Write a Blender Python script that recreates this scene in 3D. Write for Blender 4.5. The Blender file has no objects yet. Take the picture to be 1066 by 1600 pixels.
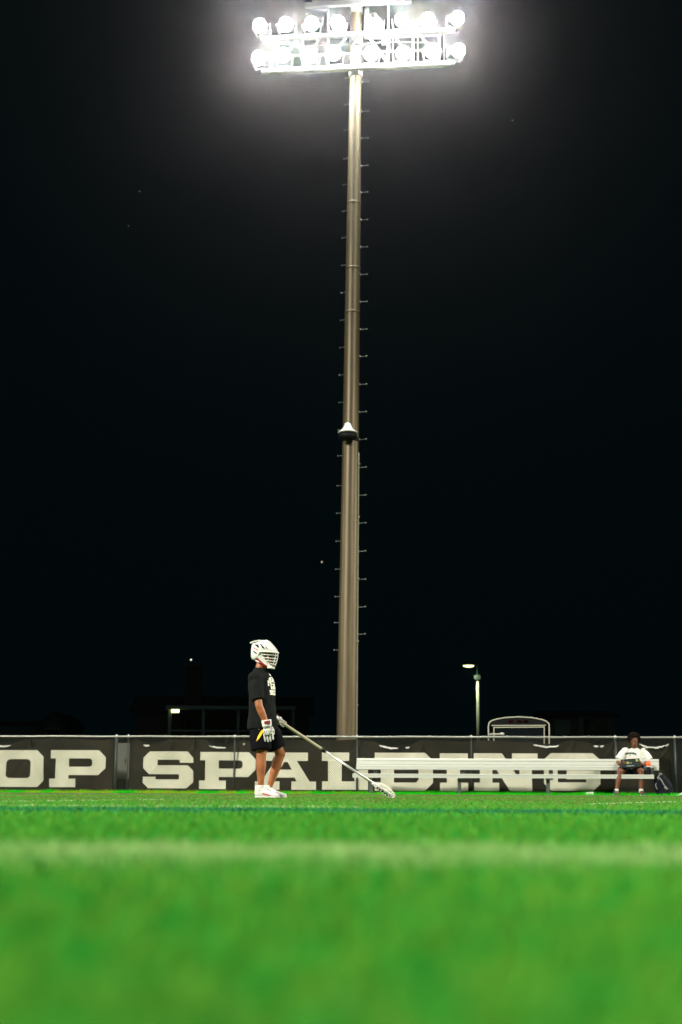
import bpy, bmesh, math, random
import numpy as np
from mathutils import Vector, Matrix, noise
from mathutils.bvhtree import BVHTree
from mathutils.geometry import tessellate_polygon

random.seed(7); rng = np.random.default_rng(11)
R = math.radians
S = bpy.context.scene
COL = S.collection

# ------------------------------------------------------------------ camera
FPX = 50 / 36 * 1600                       # focal length in photo pixels (50 mm, portrait)
CAM_H = 0.085
PITCH = math.atan((1236 - 800) / FPX)
ROLL = R(0.27)
cam_d = bpy.data.cameras.new('camera'); cam = bpy.data.objects.new('camera', cam_d); COL.objects.link(cam)
cam_d.sensor_fit = 'VERTICAL'; cam_d.sensor_height = 36; cam_d.sensor_width = 24; cam_d.lens = 50
cam_d.clip_start = 0.02; cam_d.clip_end = 6000
CM = Matrix.Rotation(R(90) + PITCH, 4, 'X') @ Matrix.Rotation(ROLL, 4, 'Z')
CM.translation = (0, 0, CAM_H)
cam.matrix_world = CM
cam_d.dof.use_dof = True; cam_d.dof.focus_distance = 17.0; cam_d.dof.aperture_fstop = 2.7
S.camera = cam

# ------------------------------------------------------------------ world, exposure
w = bpy.data.worlds.new('World'); S.world = w; w.use_nodes = True
bg = w.node_tree.nodes['Background']
bg.inputs[0].default_value = (0.10, 0.85, 1.0, 1); bg.inputs[1].default_value = 0.0026
S.view_settings.view_transform = 'Standard'; S.view_settings.look = 'None'
S.view_settings.exposure = 0.0; S.view_settings.gamma = 1; S.view_settings.use_curve_mapping = False
S.cycles.use_denoising = True
S.cycles.max_bounces = 6; S.cycles.volume_bounces = 0; S.cycles.sample_clamp_indirect = 4

# ------------------------------------------------------------------ the field's other floodlight banks
def flood(name, loc, aim, power, cone, blend=0.5, col=(1, 0.95, 0.80)):
    l = bpy.data.lights.new(name, 'SPOT'); l.energy = power; l.color = col
    l.shadow_soft_size = 1.4; l.spot_size = R(cone); l.spot_blend = blend
    o = bpy.data.objects.new(name, l); COL.objects.link(o); o.location = loc
    o.rotation_euler = (Vector(aim) - Vector(loc)).to_track_quat('-Z', 'Y').to_euler()
    return o
flood('floodlight_bank', (-32, -6, 26), (0, 11, 0), 185000, 80, .85)
flood('floodlight_bank', (32, -6, 26), (0, 11, 0), 90000, 80, .85)
flood('floodlight_bank', (-46, 33, 20), (0, 22, 0), 40000, 40)
flood('floodlight_bank', (46, 33, 20), (0, 22, 0), 95000, 40)

LENS_POWER = 1050.0
HAZE_DENSITY = 0.00033
HAZE_G = 0.975

# ------------------------------------------------------------------ helpers
def ray(px, py):
    d = CM.to_3x3() @ Vector(((px - 533) / FPX, (800 - py) / FPX, -1))
    return Vector((0, 0, CAM_H)), d
def at_y(px, py, Y):
    o, d = ray(px, py); return o + d * ((Y - o.y) / d.y)
FYAW = R(4.5); FY0 = 31.0
FU = Vector((math.cos(FYAW), -math.sin(FYAW), 0)); FN = Vector((-math.sin(FYAW), -math.cos(FYAW), 0))  # FN faces the camera
def on_plane(px, py, p0, n):
    o, d = ray(px, py); return o + d * ((p0 - o).dot(n) / d.dot(n))
def at_f(px, py, back=0.0):                # a point on the fence plane
    return on_plane(px, py, Vector((0, FY0, 0)) - FN * back, FN)
def fu(px, py=1205):                       # distance along the fence for a pixel column
    return (at_f(px, py) - Vector((0, FY0, 0))).dot(FU)
def fz(px, py): return at_f(px, py).z
def fpt(u, z, out=0.0):
    return Vector((0, FY0, 0)) + FU * u + Vector((0, 0, z)) + FN * out

class MB:
    def __init__(s): s.v = []; s.f = []
    def add(s, vs, fs):
        b = len(s.v); s.v += [tuple(p) for p in vs]; s.f += [tuple(i + b for i in f) for f in fs]; return s
    def box(s, c, size, rot=None):
        c = Vector(c); h = [x / 2 for x in size]; m = rot.to_3x3() if rot else Matrix.Identity(3)
        vs = [c + m @ Vector((x * h[0], y * h[1], z * h[2])) for x in (-1, 1) for y in (-1, 1) for z in (-1, 1)]
        return s.add(vs, [(0, 1, 3, 2), (4, 6, 7, 5), (0, 4, 5, 1), (2, 3, 7, 6), (0, 2, 6, 4), (1, 5, 7, 3)])
    def beam(s, a, b, wd, ht, up=(0, 0, 1)):
        a = Vector(a); b = Vector(b); t = (b - a).normalized(); up = Vector(up)
        if abs(t.dot(up)) > 0.98: up = Vector((0, 1, 0))
        sd = t.cross(up).normalized(); u = sd.cross(t)
        vs = [p + sd * x * wd / 2 + u * y * ht / 2 for p in (a, b) for x, y in ((-1, -1), (1, -1), (1, 1), (-1, 1))]
        return s.add(vs, [(0, 3, 2, 1), (4, 5, 6, 7), (0, 1, 5, 4), (1, 2, 6, 5), (2, 3, 7, 6), (3, 0, 4, 7)])
    def tube(s, path, rad, n=10, hint=None, cap=True):
        P = [Vector(p) for p in path]; k = len(P)
        if not isinstance(rad, (list, tuple)): rad = [rad] * k
        elif isinstance(rad, tuple): rad = [rad] * k
        prev = Vector(hint) if hint is not None else None; b = len(s.v)
        for i, p in enumerate(P):
            t = (P[min(i + 1, k - 1)] - P[max(i - 1, 0)]).normalized()
            if prev is None:
                prev = Vector((0, 0, 1)) if abs(t.z) < 0.9 else Vector((1, 0, 0))
            h = Vector(hint) if hint is not None else prev
            u = (h - t * h.dot(t))
            if u.length < 1e-4: u = prev - t * prev.dot(t)
            u.normalize(); v = t.cross(u); prev = u
            a, c = rad[i] if isinstance(rad[i], (tuple, list)) else (rad[i], rad[i])
            for j in range(n):
                q = 2 * math.pi * j / n
                s.v.append(tuple(p + u * a * math.cos(q) + v * c * math.sin(q)))
        for i in range(k - 1):
            for j in range(n):
                s.f.append((b + i * n + j, b + i * n + (j + 1) % n, b + (i + 1) * n + (j + 1) % n, b + (i + 1) * n + j))
        if cap:
            s.f.append(tuple(b + j for j in reversed(range(n)))); s.f.append(tuple(b + (k - 1) * n + j for j in range(n)))
        return s
    def ell(s, c, r, rot=None, nu=14, nv=9):
        c = Vector(c); m = rot.to_3x3() if rot else Matrix.Identity(3)
        if not isinstance(r, (tuple, list)): r = (r, r, r)
        vs = [c + m @ Vector((0, 0, r[2]))]
        for i in range(1, nv):
            th = math.pi * i / nv
            for j in range(nu):
                ph = 2 * math.pi * j / nu
                vs.append(c + m @ Vector((r[0] * math.sin(th) * math.cos(ph), r[1] * math.sin(th) * math.sin(ph), r[2] * math.cos(th))))
        vs.append(c - m @ Vector((0, 0, r[2]))); fs = []
        for j in range(nu): fs.append((0, 1 + j, 1 + (j + 1) % nu))
        for i in range(nv - 2):
            for j in range(nu):
                a = 1 + i * nu + j; b2 = 1 + i * nu + (j + 1) % nu
                fs.append((a, a + nu, b2 + nu, b2))
        L = len(vs) - 1; q = 1 + (nv - 2) * nu
        for j in range(nu): fs.append((L, q + (j + 1) % nu, q + j))
        return s.add(vs, fs)
    def lathe(s, prof, n=20, m=None):          # profile of (r, z) about local z, matrix m
        m = m or Matrix.Identity(4); b = len(s.v)
        for r, z in prof:
            for j in range(n):
                q = 2 * math.pi * j / n; s.v.append(tuple(m @ Vector((r * math.cos(q), r * math.sin(q), z))))
        for i in range(len(prof) - 1):
            for j in range(n):
                s.f.append((b + i * n + j, b + i * n + (j + 1) % n, b + (i + 1) * n + (j + 1) % n, b + (i + 1) * n + j))
        s.f.append(tuple(b + j for j in reversed(range(n)))); s.f.append(tuple(b + (len(prof) - 1) * n + j for j in range(n)))
        return s
    def plate(s, pts, nrm, th):                # polygon thickened along nrm
        nrm = Vector(nrm); k = len(pts)
        vs = [Vector(p) + nrm * th / 2 for p in pts] + [Vector(p) - nrm * th / 2 for p in pts]
        return s.add(vs, [tuple(range(k)), tuple(reversed(range(k, 2 * k)))] + [(i, i + k, (i + 1) % k + k, (i + 1) % k) for i in range(k)])

ORG = {}
def raw_mesh(name, mb):
    me = bpy.data.meshes.new(name); me.from_pydata([tuple(p) for p in mb.v], [], mb.f); return me
def fix_normals(me):
    bm = bmesh.new(); bm.from_mesh(me); bmesh.ops.recalc_face_normals(bm, faces=bm.faces); bm.to_mesh(me); bm.free()
def link(name, me, mat, parent=None, smooth=False, org=None, angle=None):
    """vertices of me are in world metres; they are moved to the object's own origin"""
    n = len(me.vertices); co = np.empty(n * 3, 'f'); me.vertices.foreach_get('co', co); co = co.reshape(-1, 3)
    if parent is not None: org = ORG[parent.name]
    elif org is None:
        lo = co.min(0); hi = co.max(0); org = Vector(((lo[0] + hi[0]) / 2, (lo[1] + hi[1]) / 2, lo[2]))
    org = Vector(org)
    me.vertices.foreach_set('co', (co - np.array(org, 'f')).ravel()); me.update()
    o = bpy.data.objects.new(name, me); COL.objects.link(o)
    if parent is not None: o.parent = parent
    else: o.location = org
    ORG[o.name] = org
    if mat: me.materials.append(mat)
    if smooth: me.shade_smooth()
    return o
def obj(name, mb, mat, parent=None, smooth=False, org=None):
    me = raw_mesh(name, mb); fix_normals(me)
    return link(name, me, mat, parent, smooth, org)
def tag(o, label, cat, group=None, kind=None):
    if label: o['label'] = label
    if cat: o['category'] = cat
    if group: o['group'] = group
    if kind: o['kind'] = kind
    return o
def thing(name, loc, label, cat, group=None):
    o = bpy.data.objects.new(name, None); COL.objects.link(o); o.location = loc; o.empty_display_size = 0.2
    ORG[o.name] = Vector(loc); return tag(o, label, cat, group)
def remesh(name, mb, voxel, mat, parent, smooth=3, disp=None):
    me = raw_mesh(name + '_src', mb); fix_normals(me)
    t = bpy.data.objects.new('tmp', me); COL.objects.link(t)
    m = t.modifiers.new('r', 'REMESH'); m.mode = 'VOXEL'; m.voxel_size = voxel
    if smooth:
        m = t.modifiers.new('s', 'SMOOTH'); m.factor = 0.5; m.iterations = smooth
    dg = bpy.context.evaluated_depsgraph_get(); dg.update()
    nm = bpy.data.meshes.new_from_object(t.evaluated_get(dg)); nm.name = name
    bpy.data.objects.remove(t); bpy.data.meshes.remove(me)
    if disp:
        nv = [v.normal.copy() for v in nm.vertices]
        for v, n_ in zip(nm.vertices, nv): v.co += n_ * disp(v.co)
    return link(name, nm, mat, parent, True)

# ------------------------------------------------------------------ materials
MATS = {}
def mat(name, col, rough=0.6, metal=0.0, var=0.0, scale=8.0, col2=None, bump=0.0, bscale=60.0, spec=0.4, stretch=None, sss=0.0, coat=0.0, obj_space=True):
    if name in MATS: return MATS[name]
    m = bpy.data.materials.new(name); m.use_nodes = True; nt = m.node_tree; N = nt.nodes; p = N['Principled BSDF']
    p.inputs['Base Color'].default_value = (*col, 1); p.inputs['Roughness'].default_value = rough
    p.inputs['Metallic'].default_value = metal; p.inputs['Specular IOR Level'].default_value = spec
    if coat: p.inputs['Coat Weight'].default_value = coat
    if sss:
        p.inputs['Subsurface Weight'].default_value = sss; p.inputs['Subsurface Radius'].default_value = (0.02, 0.008, 0.004)
        p.inputs['Subsurface Scale'].default_value = 0.3
    tc = N.new('ShaderNodeTexCoord'); src = tc.outputs['Object']
    if stretch:
        mp = N.new('ShaderNodeMapping'); mp.inputs['Scale'].default_value = stretch
        nt.links.new(src, mp.inputs[0]); src = mp.outputs[0]
    if var or col2:
        nz = N.new('ShaderNodeTexNoise'); nz.inputs['Scale'].default_value = scale; nz.inputs['Detail'].default_value = 6
        nz.inputs['Roughness'].default_value = 0.65
        nt.links.new(src, nz.inputs['Vector'])
        rp = N.new('ShaderNodeValToRGB'); rp.color_ramp.elements[0].position = 0.32; rp.color_ramp.elements[1].position = 0.68
        c2 = col2 if col2 else tuple(c * (1 - var) for c in col)
        rp.color_ramp.elements[0].color = (*c2, 1); rp.color_ramp.elements[1].color = (*col, 1)
        nt.links.new(nz.outputs['Fac'], rp.inputs[0]); nt.links.new(rp.outputs[0], p.inputs['Base Color'])
        ml = N.new('ShaderNodeMapRange'); ml.inputs['To Min'].default_value = min(1, rough * 1.15); ml.inputs['To Max'].default_value = rough * 0.85
        nt.links.new(nz.outputs['Fac'], ml.inputs[0]); nt.links.new(ml.outputs[0], p.inputs['Roughness'])
    if bump:
        nb = N.new('ShaderNodeTexNoise'); nb.inputs['Scale'].default_value = bscale; nb.inputs['Detail'].default_value = 5
        nt.links.new(src, nb.inputs['Vector'])
        bp = N.new('ShaderNodeBump'); bp.inputs['Strength'].default_value = bump; bp.inputs['Distance'].default_value = 0.02
        nt.links.new(nb.outputs['Fac'], bp.inputs['Height']); nt.links.new(bp.outputs[0], p.inputs['Normal'])
    MATS[name] = m; return m
def leafy(m, t=.5):
    nt = m.node_tree; pb = nt.nodes['Principled BSDF']; tr = nt.nodes.new('ShaderNodeBsdfTranslucent'); mix = nt.nodes.new('ShaderNodeMixShader'); mix.inputs[0].default_value = t
    lk = pb.inputs['Base Color'].links[0].from_socket; nt.links.new(lk, tr.inputs[0]); out = [n for n in nt.nodes if n.type == 'OUTPUT_MATERIAL'][0]
    nt.links.new(pb.outputs[0], mix.inputs[1]); nt.links.new(tr.outputs[0], mix.inputs[2]); nt.links.new(mix.outputs[0], out.inputs[0]); return m
def emit(name, col, strength):
    m = bpy.data.materials.new(name); m.use_nodes = True; nt = m.node_tree; nt.nodes.clear()
    e = nt.nodes.new('ShaderNodeEmission'); e.inputs[0].default_value = (*col, 1); e.inputs[1].default_value = strength
    o = nt.nodes.new('ShaderNodeOutputMaterial'); nt.links.new(e.outputs[0], o.inputs[0]); MATS[name] = m; return m

def turf_mat(name, c1, c2, worn):
    """two fibre colours in clumps of a few centimetres, plus worn olive patches on the sideline"""
    m = mat(name, c1, .75, col2=c2, scale=1.0, spec=.12, stretch=(42, 11, 1)); nt = m.node_tree; N = nt.nodes; pb = N['Principled BSDF']
    rp = [n for n in N if n.type == 'VALTORGB'][0]; rp.color_ramp.elements[0].position = .42; rp.color_ramp.elements[1].position = .58
    tc = N.new('ShaderNodeTexCoord'); n2 = N.new('ShaderNodeTexNoise'); n2.inputs['Scale'].default_value = 6.0; n2.inputs['Detail'].default_value = 4
    nt.links.new(tc.outputs['Object'], n2.inputs['Vector'])
    r2 = N.new('ShaderNodeMapRange'); r2.inputs['From Min'].default_value = .38; r2.inputs['From Max'].default_value = .62
    nt.links.new(n2.outputs['Fac'], r2.inputs[0])
    mx = N.new('ShaderNodeMix'); mx.data_type = 'RGBA'; mx.inputs['B'].default_value = tuple(.5 * (a + b) * .8 for a, b in zip(c1, c2)) + (1,)
    ml = N.new('ShaderNodeMath'); ml.operation = 'MULTIPLY'; ml.inputs[1].default_value = .35; nt.links.new(r2.outputs[0], ml.inputs[0])
    nt.links.new(ml.outputs[0], mx.inputs['Factor']); nt.links.new(rp.outputs[0], mx.inputs['A'])
    sx = N.new('ShaderNodeSeparateXYZ'); nt.links.new(tc.outputs['Object'], sx.inputs[0])
    ry = N.new('ShaderNodeMapRange'); ry.inputs['From Min'].default_value = 7.5; ry.inputs['From Max'].default_value = 14
    nt.links.new(sx.outputs['Y'], ry.inputs[0])
    n3 = N.new('ShaderNodeTexNoise'); n3.inputs['Scale'].default_value = 1.3; n3.inputs['Detail'].default_value = 8; n3.inputs['Roughness'].default_value = .75
    nt.links.new(tc.outputs['Object'], n3.inputs['Vector'])
    r3 = N.new('ShaderNodeMapRange'); r3.inputs['From Min'].default_value = .40; r3.inputs['From Max'].default_value = .62; nt.links.new(n3.outputs['Fac'], r3.inputs[0])
    m2 = N.new('ShaderNodeMath'); m2.operation = 'MULTIPLY'; nt.links.new(ry.outputs[0], m2.inputs[0]); nt.links.new(r3.outputs[0], m2.inputs[1])
    my = N.new('ShaderNodeMix'); my.data_type = 'RGBA'; my.inputs['B'].default_value = (*worn, 1)
    nt.links.new(m2.outputs[0], my.inputs['Factor']); nt.links.new(mx.outputs['Result'], my.inputs['A']); nt.links.new(my.outputs['Result'], pb.inputs['Base Color'])
    return m
M_turf = turf_mat('turf', (0.105, 0.290, 0.022), (0.010, 0.262, 0.024), (0.085, 0.125, 0.028))
M_turfbase = turf_mat('turf_base', (0.045, 0.13, 0.010), (0.006, 0.11, 0.010), (.07, .08, .02))
M_linewhite = mat('turf_white', (0.50, 0.58, 0.38), 0.8, col2=(0.12, 0.32, 0.08), scale=5.0, spec=0.15)
M_linefaded = mat('turf_faded_white', (0.33, 0.47, 0.20), 0.8, col2=(0.10, 0.33, 0.05), scale=5.0, spec=0.15)
M_lineteal = mat('turf_teal', (0.006, 0.085, 0.09), 0.8, col2=(0.020, 0.24, 0.035), scale=1.5, spec=0.15)
M_grass = mat('natural_grass', (0.02, 0.60, 0.008), 0.7, col2=(0.012, 0.42, 0.006), scale=1.7, spec=0.2)
M_grassdry = mat('dry_grass', (0.42, 0.40, 0.02), 0.8, col2=(0.16, 0.36, 0.01), scale=1.7, spec=0.15)
leafy(M_grass); leafy(M_grassdry)
M_soil = mat('soil', (0.055, 0.075, 0.02), 0.95, var=0.5, scale=1.5)
M_galv = mat('galvanised', (0.42, 0.43, 0.40), 0.42, 0.55, var=0.25, scale=14)
M_lightgalv = mat('light_bank_steel', (0.27, 0.28, 0.275), 0.5, 0.2, var=0.2, scale=10)
M_wire = mat('wire', (0.055, 0.058, 0.048), 0.55, 0.0, spec=.15)
M_post = mat('post_steel', (0.045, 0.06, 0.055), 0.5, 0.3, var=0.3)
M_vinyl = mat('banner_vinyl', (0.026, 0.020, 0.011), 0.62, col2=(0.010, 0.009, 0.006), scale=1.6, bump=0.10, bscale=9, spec=0.12)
M_print = mat('banner_print', (0.82, 0.80, 0.68), 0.7, col2=(0.74, 0.72, 0.60), scale=3.0, spec=0.25)
M_sagshade = mat('banner_sag_shade', (0.003, 0.004, 0.004), 0.8, spec=0.03)  # shade of the banner's sagging top edge, put into a near-black colour
M_white = mat('white_vinyl', (0.70, 0.72, 0.68), 0.5, var=0.1)
M_alu = mat('bench_aluminium', (0.51, 0.535, 0.50), 0.45, 0.25, var=0.10, scale=3, stretch=(0.4, 6, 6))
M_benchleg = mat('bench_leg_steel', (0.10, 0.12, 0.11), 0.5, 0.4, var=0.4)
M_skin1 = mat('skin_tan', (0.36, 0.125, 0.048), 0.5, var=0.40, scale=9, sss=0.15)
M_skin2 = mat('skin_dark', (0.150, 0.056, 0.027), 0.5, var=0.35, scale=9, sss=0.1, spec=.3)
M_palm = mat('skin_palm', (0.40, 0.24, 0.15), 0.5)
M_black = mat('black_cloth', (0.0075, 0.009, 0.009), 0.9, var=0.25, scale=20, bump=0.15, bscale=60, spec=0.10)
M_shorts = mat('black_shorts_cloth', (0.0035, 0.0035, 0.006), 0.85, var=0.25, scale=14, bump=0.1, spec=0.06)
M_yellow = mat('yellow_trim', (0.80, 0.50, 0.015), 0.7)
M_inkwhite = mat('white_ink', (0.78, 0.78, 0.68), 0.7)
M_helmet = mat('helmet_white', (0.62, 0.64, 0.61), 0.25, var=0.06, scale=12, coat=0.4)
M_red = mat('helmet_red', (0.30, 0.006, 0.010), 0.35)
M_orangered = mat('sticker_red', (0.55, 0.07, 0.03), 0.5)
M_dark = mat('dark_plastic', (0.006, 0.007, 0.008), 0.5, spec=0.15)
M_glove = mat('glove_white', (0.64, 0.64, 0.62), 0.6, var=0.15, scale=30)
M_glovered = mat('glove_maroon', (0.16, 0.008, 0.02), 0.6)
M_shoe = mat('shoe_white', (0.62, 0.62, 0.61), 0.5, var=0.12, scale=25)
M_sole = mat('shoe_sole', (0.55, 0.55, 0.52), 0.6)
M_tape = mat('grip_tape', (0.50, 0.46, 0.34), 0.8, var=0.15, scale=40)
M_shaft = mat('shaft_metal', (0.50, 0.51, 0.50), 0.35, 0.6)
M_cotton = mat('white_cotton', (0.62, 0.64, 0.60), 0.85, var=0.10, scale=12, bump=0.15, bscale=40)
M_hair = mat('hair_black', (0.010, 0.006, 0.004), 0.8, var=0.3, scale=40, spec=.08)
M_navy = mat('navy_nylon', (0.0035, 0.0045, 0.011), 0.75, var=0.3, scale=12, bump=0.2, bscale=30, spec=.12)
M_piping = mat('grey_piping', (0.13, 0.145, 0.14), 0.5)
M_orange = mat('orange_plastic', (0.95, 0.10, 0.008), 0.35)
M_board = mat('dark_board', (0.012, 0.020, 0.020), 0.35, var=0.3, scale=10)
M_olive = mat('olive_mark', (0.22, 0.24, 0.05), 0.6)
M_greymark = mat('grey_mark', (0.20, 0.26, 0.26), 0.6)
M_greenink = mat('dark_green_ink', (0.012, 0.05, 0.04), 0.7)
M_pinkink = mat('pink_ink', (0.60, 0.36, 0.30), 0.8)
M_teal = mat('teal_paint', (0.05, 0.12, 0.11), 0.6, var=0.3)
M_cabinet = mat('cabinet_grey', (0.10, 0.105, 0.09), 0.6, var=0.25, scale=5)
M_house = mat('house_siding', (0.07, 0.13, 0.13), 0.8, var=0.3, scale=2)
M_roof = mat('house_roof', (0.035, 0.045, 0.045), 0.9, var=0.3, scale=3)
M_window = mat('window_glass', (0.005, 0.008, 0.009), 0.15)
M_brick = mat('chimney_brick', (0.05, 0.055, 0.045), 0.9, var=0.4, scale=6)
M_trim = mat('house_trim', (0.20, 0.23, 0.22), 0.7)
M_frame = mat('pale_frame', (0.42, 0.42, 0.34), 0.45, 0.1)
M_lamp_pole = mat('lamp_pole_paint', (0.50, 0.48, 0.42), 0.55, var=0.2, scale=2)
M_leaf = mat('shrub_leaf', (0.02, 0.06, 0.03), 0.7, var=0.4)
M_redlens = mat('red_lens', (0.25, 0.01, 0.01), 0.3)
M_kerb = mat('edge_board', (0.16, 0.13, 0.08), 0.9, var=0.5, scale=4)
E_lens = emit('floodlight_lens', (1.0, 1.0, 0.93), LENS_POWER)
E_porch = emit('porch_lamp', (1.0, 0.92, 0.30), 5.0)
E_street = emit('street_lamp_lens', (0.92, 1.0, 0.45), 2.6)
E_small = emit('small_lamp', (1.0, 0.95, 0.75), 1.6)
E_star = emit('star_light', (1.0, 0.85, 0.7), 0.9)

# ------------------------------------------------------------------ ground
def sheet(name, x0, x1, y0, y1, z, m, kind='structure'):
    mb = MB(); mb.add([(x0, y0, z), (x1, y0, z), (x1, y1, z), (x0, y1, z)], [(0, 1, 2, 3)])
    return tag(obj(name, mb, m, org=(0, 0, 0)), None, None, kind=kind)
def edge_y(x): return 29.35 - math.tan(FYAW) * x
sheet('ground', -600, 600, -300, 900, -0.012, M_soil)
mb = MB(); mb.add([(-90, -70, 0), (90, -70, 0), (90, edge_y(90), 0), (-90, edge_y(-90), 0)], [(0, 1, 2, 3)])
tag(obj('artificial_turf', mb, M_turfbase, org=(0, 0, 0)), None, None, kind='structure')
mb = MB(); a = Vector((-30, edge_y(-30) + 0.03, 0.006)); b = Vector((30, edge_y(30) + 0.03, 0.006)); mb.beam(a, b, 0.05, 0.03)
tag(obj('turf_edge_board', mb, M_kerb), None, None, kind='structure')

# painted lines: (name, p0, p1, width); fibres inside a line belong to that line's object
LINES = [('near', (-5, 1.93), (5, 1.91), 0.56, M_linefaded), ('blue', (-9, 6.25), (9, 6.00), 1.0, M_lineteal),
         ('thin', (-3.2, 7.5), (0.1, 7.4), 0.16, M_linewhite),
         ('left', (-2.45, 9.3), (-1.55, 13.2), 0.10, M_linewhite), ('right', (1.75, 10.2), (3.9, 15.2), 0.10, M_linewhite)]
def line_of(x, y):
    for i, (_, p, q, wd, _m) in enumerate(LINES):
        px, py = p; qx, qy = q; L = math.hypot(qx - px, qy - py); tx, ty = (qx - px) / L, (qy - py) / L
        t = (x - px) * tx + (y - py) * ty
        yield i, (np.abs((x - px) * -ty + (y - py) * tx) < wd / 2 + (rng.normal(0, wd * .25, len(x)) if wd > .25 else 0)) & (t > 0) & (t < L)
def blades(x, y, h, wd, lean, base=0.0):
    n = len(x); ang = rng.uniform(0, 2 * math.pi, n); la = rng.uniform(0, 2 * math.pi, n); ll = lean * h * rng.uniform(0.2, 1, n)
    v = np.zeros((n, 3, 3), 'f'); dx = np.cos(ang) * wd / 2; dy = np.sin(ang) * wd / 2
    v[:, 0, 0] = x - dx; v[:, 0, 1] = y - dy; v[:, 1, 0] = x + dx; v[:, 1, 1] = y + dy; v[:, :2, 2] = base
    v[:, 2, 0] = x + np.cos(la) * ll; v[:, 2, 1] = y + np.sin(la) * ll; v[:, 2, 2] = base + h
    return v.reshape(-1, 3)
def tri_mesh(name, v):
    me = bpy.data.meshes.new(name); n = len(v); me.vertices.add(n); me.vertices.foreach_set('co', v.astype('f').ravel())
    me.loops.add(n); me.loops.foreach_set('vertex_index', np.arange(n, dtype='i'))
    me.polygons.add(n // 3); me.polygons.foreach_set('loop_start', np.arange(0, n, 3, dtype='i'))
    me.update(calc_edges=True); return me
xs, ys, hs, ws = [], [], [], []
for d0, d1, n, wd, ht in ((0.3, 1.0, 80000, 0.0028, 0.017), (1.0, 2.2, 110000, 0.0035, 0.017), (2.2, 4.5, 90000, 0.006, 0.016),
                          (4.5, 9, 75000, 0.012, 0.014), (9, 17, 65000, 0.02, 0.012), (17, 30.2, 65000, 0.03, 0.012)):
    y = np.sqrt(rng.uniform(d0 ** 2, d1 ** 2, n)); hw = 0.29 * y + 1.25
    x = rng.uniform(-1, 1, n) * hw
    ok = y < 29.3 - math.tan(FYAW) * x
    xs.append(x[ok]); ys.append(y[ok]); k = ok.sum()
    # tufted rows: heights vary in soft clumps
    cl = 0.8 + 0.2 * np.sin(x[ok] * 31 + np.sin(y[ok] * 17) * 2) * np.sin(y[ok] * 23 + 1.3)
    hs.append(ht * rng.uniform(0.55, 1.1, k) * cl); ws.append(np.full(k, wd) * rng.uniform(0.7, 1.3, k))
x = np.concatenate(xs); y = np.concatenate(ys); h = np.concatenate(hs); wd = np.concatenate(ws)
used = np.zeros(len(x), bool)
for i, mk in line_of(x, y):
    mk = mk & ~used; used |= mk
    o = link('painted_line', tri_mesh('painted_line', blades(x[mk], y[mk], h[mk], wd[mk], 0.6)), LINES[i][4], None, org=(0, 0, 0))
    tag(o, None, None, kind='structure')
pale = ~used & (y > 7) & (rng.uniform(0, 1, len(x)) < .045); used |= pale
o = link('dry_turf_fibres', tri_mesh('dry_turf_fibres', blades(x[pale], y[pale], h[pale] * 1.15, wd[pale], 0.6)), mat('turf_tan', (.34, .27, .13), .85, var=.4, scale=3, spec=.1), None, org=(0, 0, 0))
tag(o, 'scattered tan fibres and infill specks on the far turf', 'turf', kind='stuff')
g = link('turf_fibres', tri_mesh('turf_fibres', blades(x[~used], y[~used], h[~used], wd[~used], 0.6)), M_turf, None, org=(0, 0, 0))
tag(g, 'short green artificial turf fibres covering the playing field', 'turf', kind='stuff')
# natural grass strip along the fence
n = 70000; x = rng.uniform(-10, 10, n); y = 29.42 - math.tan(FYAW) * x + rng.uniform(0, 2.4, n) ** 1.15
cl = 0.75 + 0.25 * np.sin(x * 5.1 + np.sin(x * 2.3) * 2) * np.cos(y * 4 + x)
h = rng.uniform(0.065, 0.14, n) * cl; 
dry = (rng.uniform(0, 1, n) < np.clip(0.62 - 0.25 * (x + 1.2), 0.04, 0.62)) & (np.sin(x * 3.1) + np.sin(x * 7.7 + 1) + 0.6 > 0)
for nm, mk, m, lb in (('grass_strip', ~dry, M_grass, 'bright green natural grass strip along the foot of the fence'),
                      ('dry_grass', dry, M_grassdry, 'yellowed blades of grass along the foot of the fence at left')):
    o = link(nm, tri_mesh(nm, blades(x[mk], y[mk], h[mk], np.full(mk.sum(), 0.011), 0.7, -0.01)), m, None, org=(0, 0, 0))
    tag(o, lb, 'grass', kind='stuff')

# ------------------------------------------------------------------ chain link fence
fence = thing('chain_link_fence', fpt(0, 0), 'low chain link fence with pale top rail running behind the bench', 'fence')
UA, UB = -10.5, 10.5
ZR = 0.5 * (fz(0, 1149) + fz(1060, 1153.6))
mb = MB(); P = [fpt(UA + (UB - UA) * i / 40, ZR + 0.004 * math.sin(i * 1.7)) for i in range(41)]
mb.tube(P, 0.021, 8); obj('top_rail', mb, M_galv, fence, True)
mb = MB(); pitch = 0.052; zb, zt = 0.02, ZR - 0.012; H = zt - zb
def wire(a, b, r=0.0027): 
    t = (b - a).normalized(); s1 = t.cross(FN).normalized() * r; s2 = FN * r
    mb.add([a + s1, a - s1 * 0.5 + s2, a - s1 * 0.5 - s2, b + s1, b - s1 * 0.5 + s2, b - s1 * 0.5 - s2], [(0, 1, 4, 3), (1, 2, 5, 4), (2, 0, 3, 5)])
u = UA - H
while u < UB:
    for s in (1, -1):
        u0, u1 = (u, u + H) if s > 0 else (u + H, u)
        a0, a1, z0, z1 = u0, u1, zb, zt
        lo, hi = min(u0, u1), max(u0, u1)
        if hi < UA or lo > UB: continue
        wire(fpt(a0, z0, 0.03 + s * 0.002), fpt(a1, z1, 0.03 + s * 0.002))
    u += pitch
tag(obj('chain_link_mesh', mb, M_wire, fence), None, None, kind='stuff')
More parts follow.
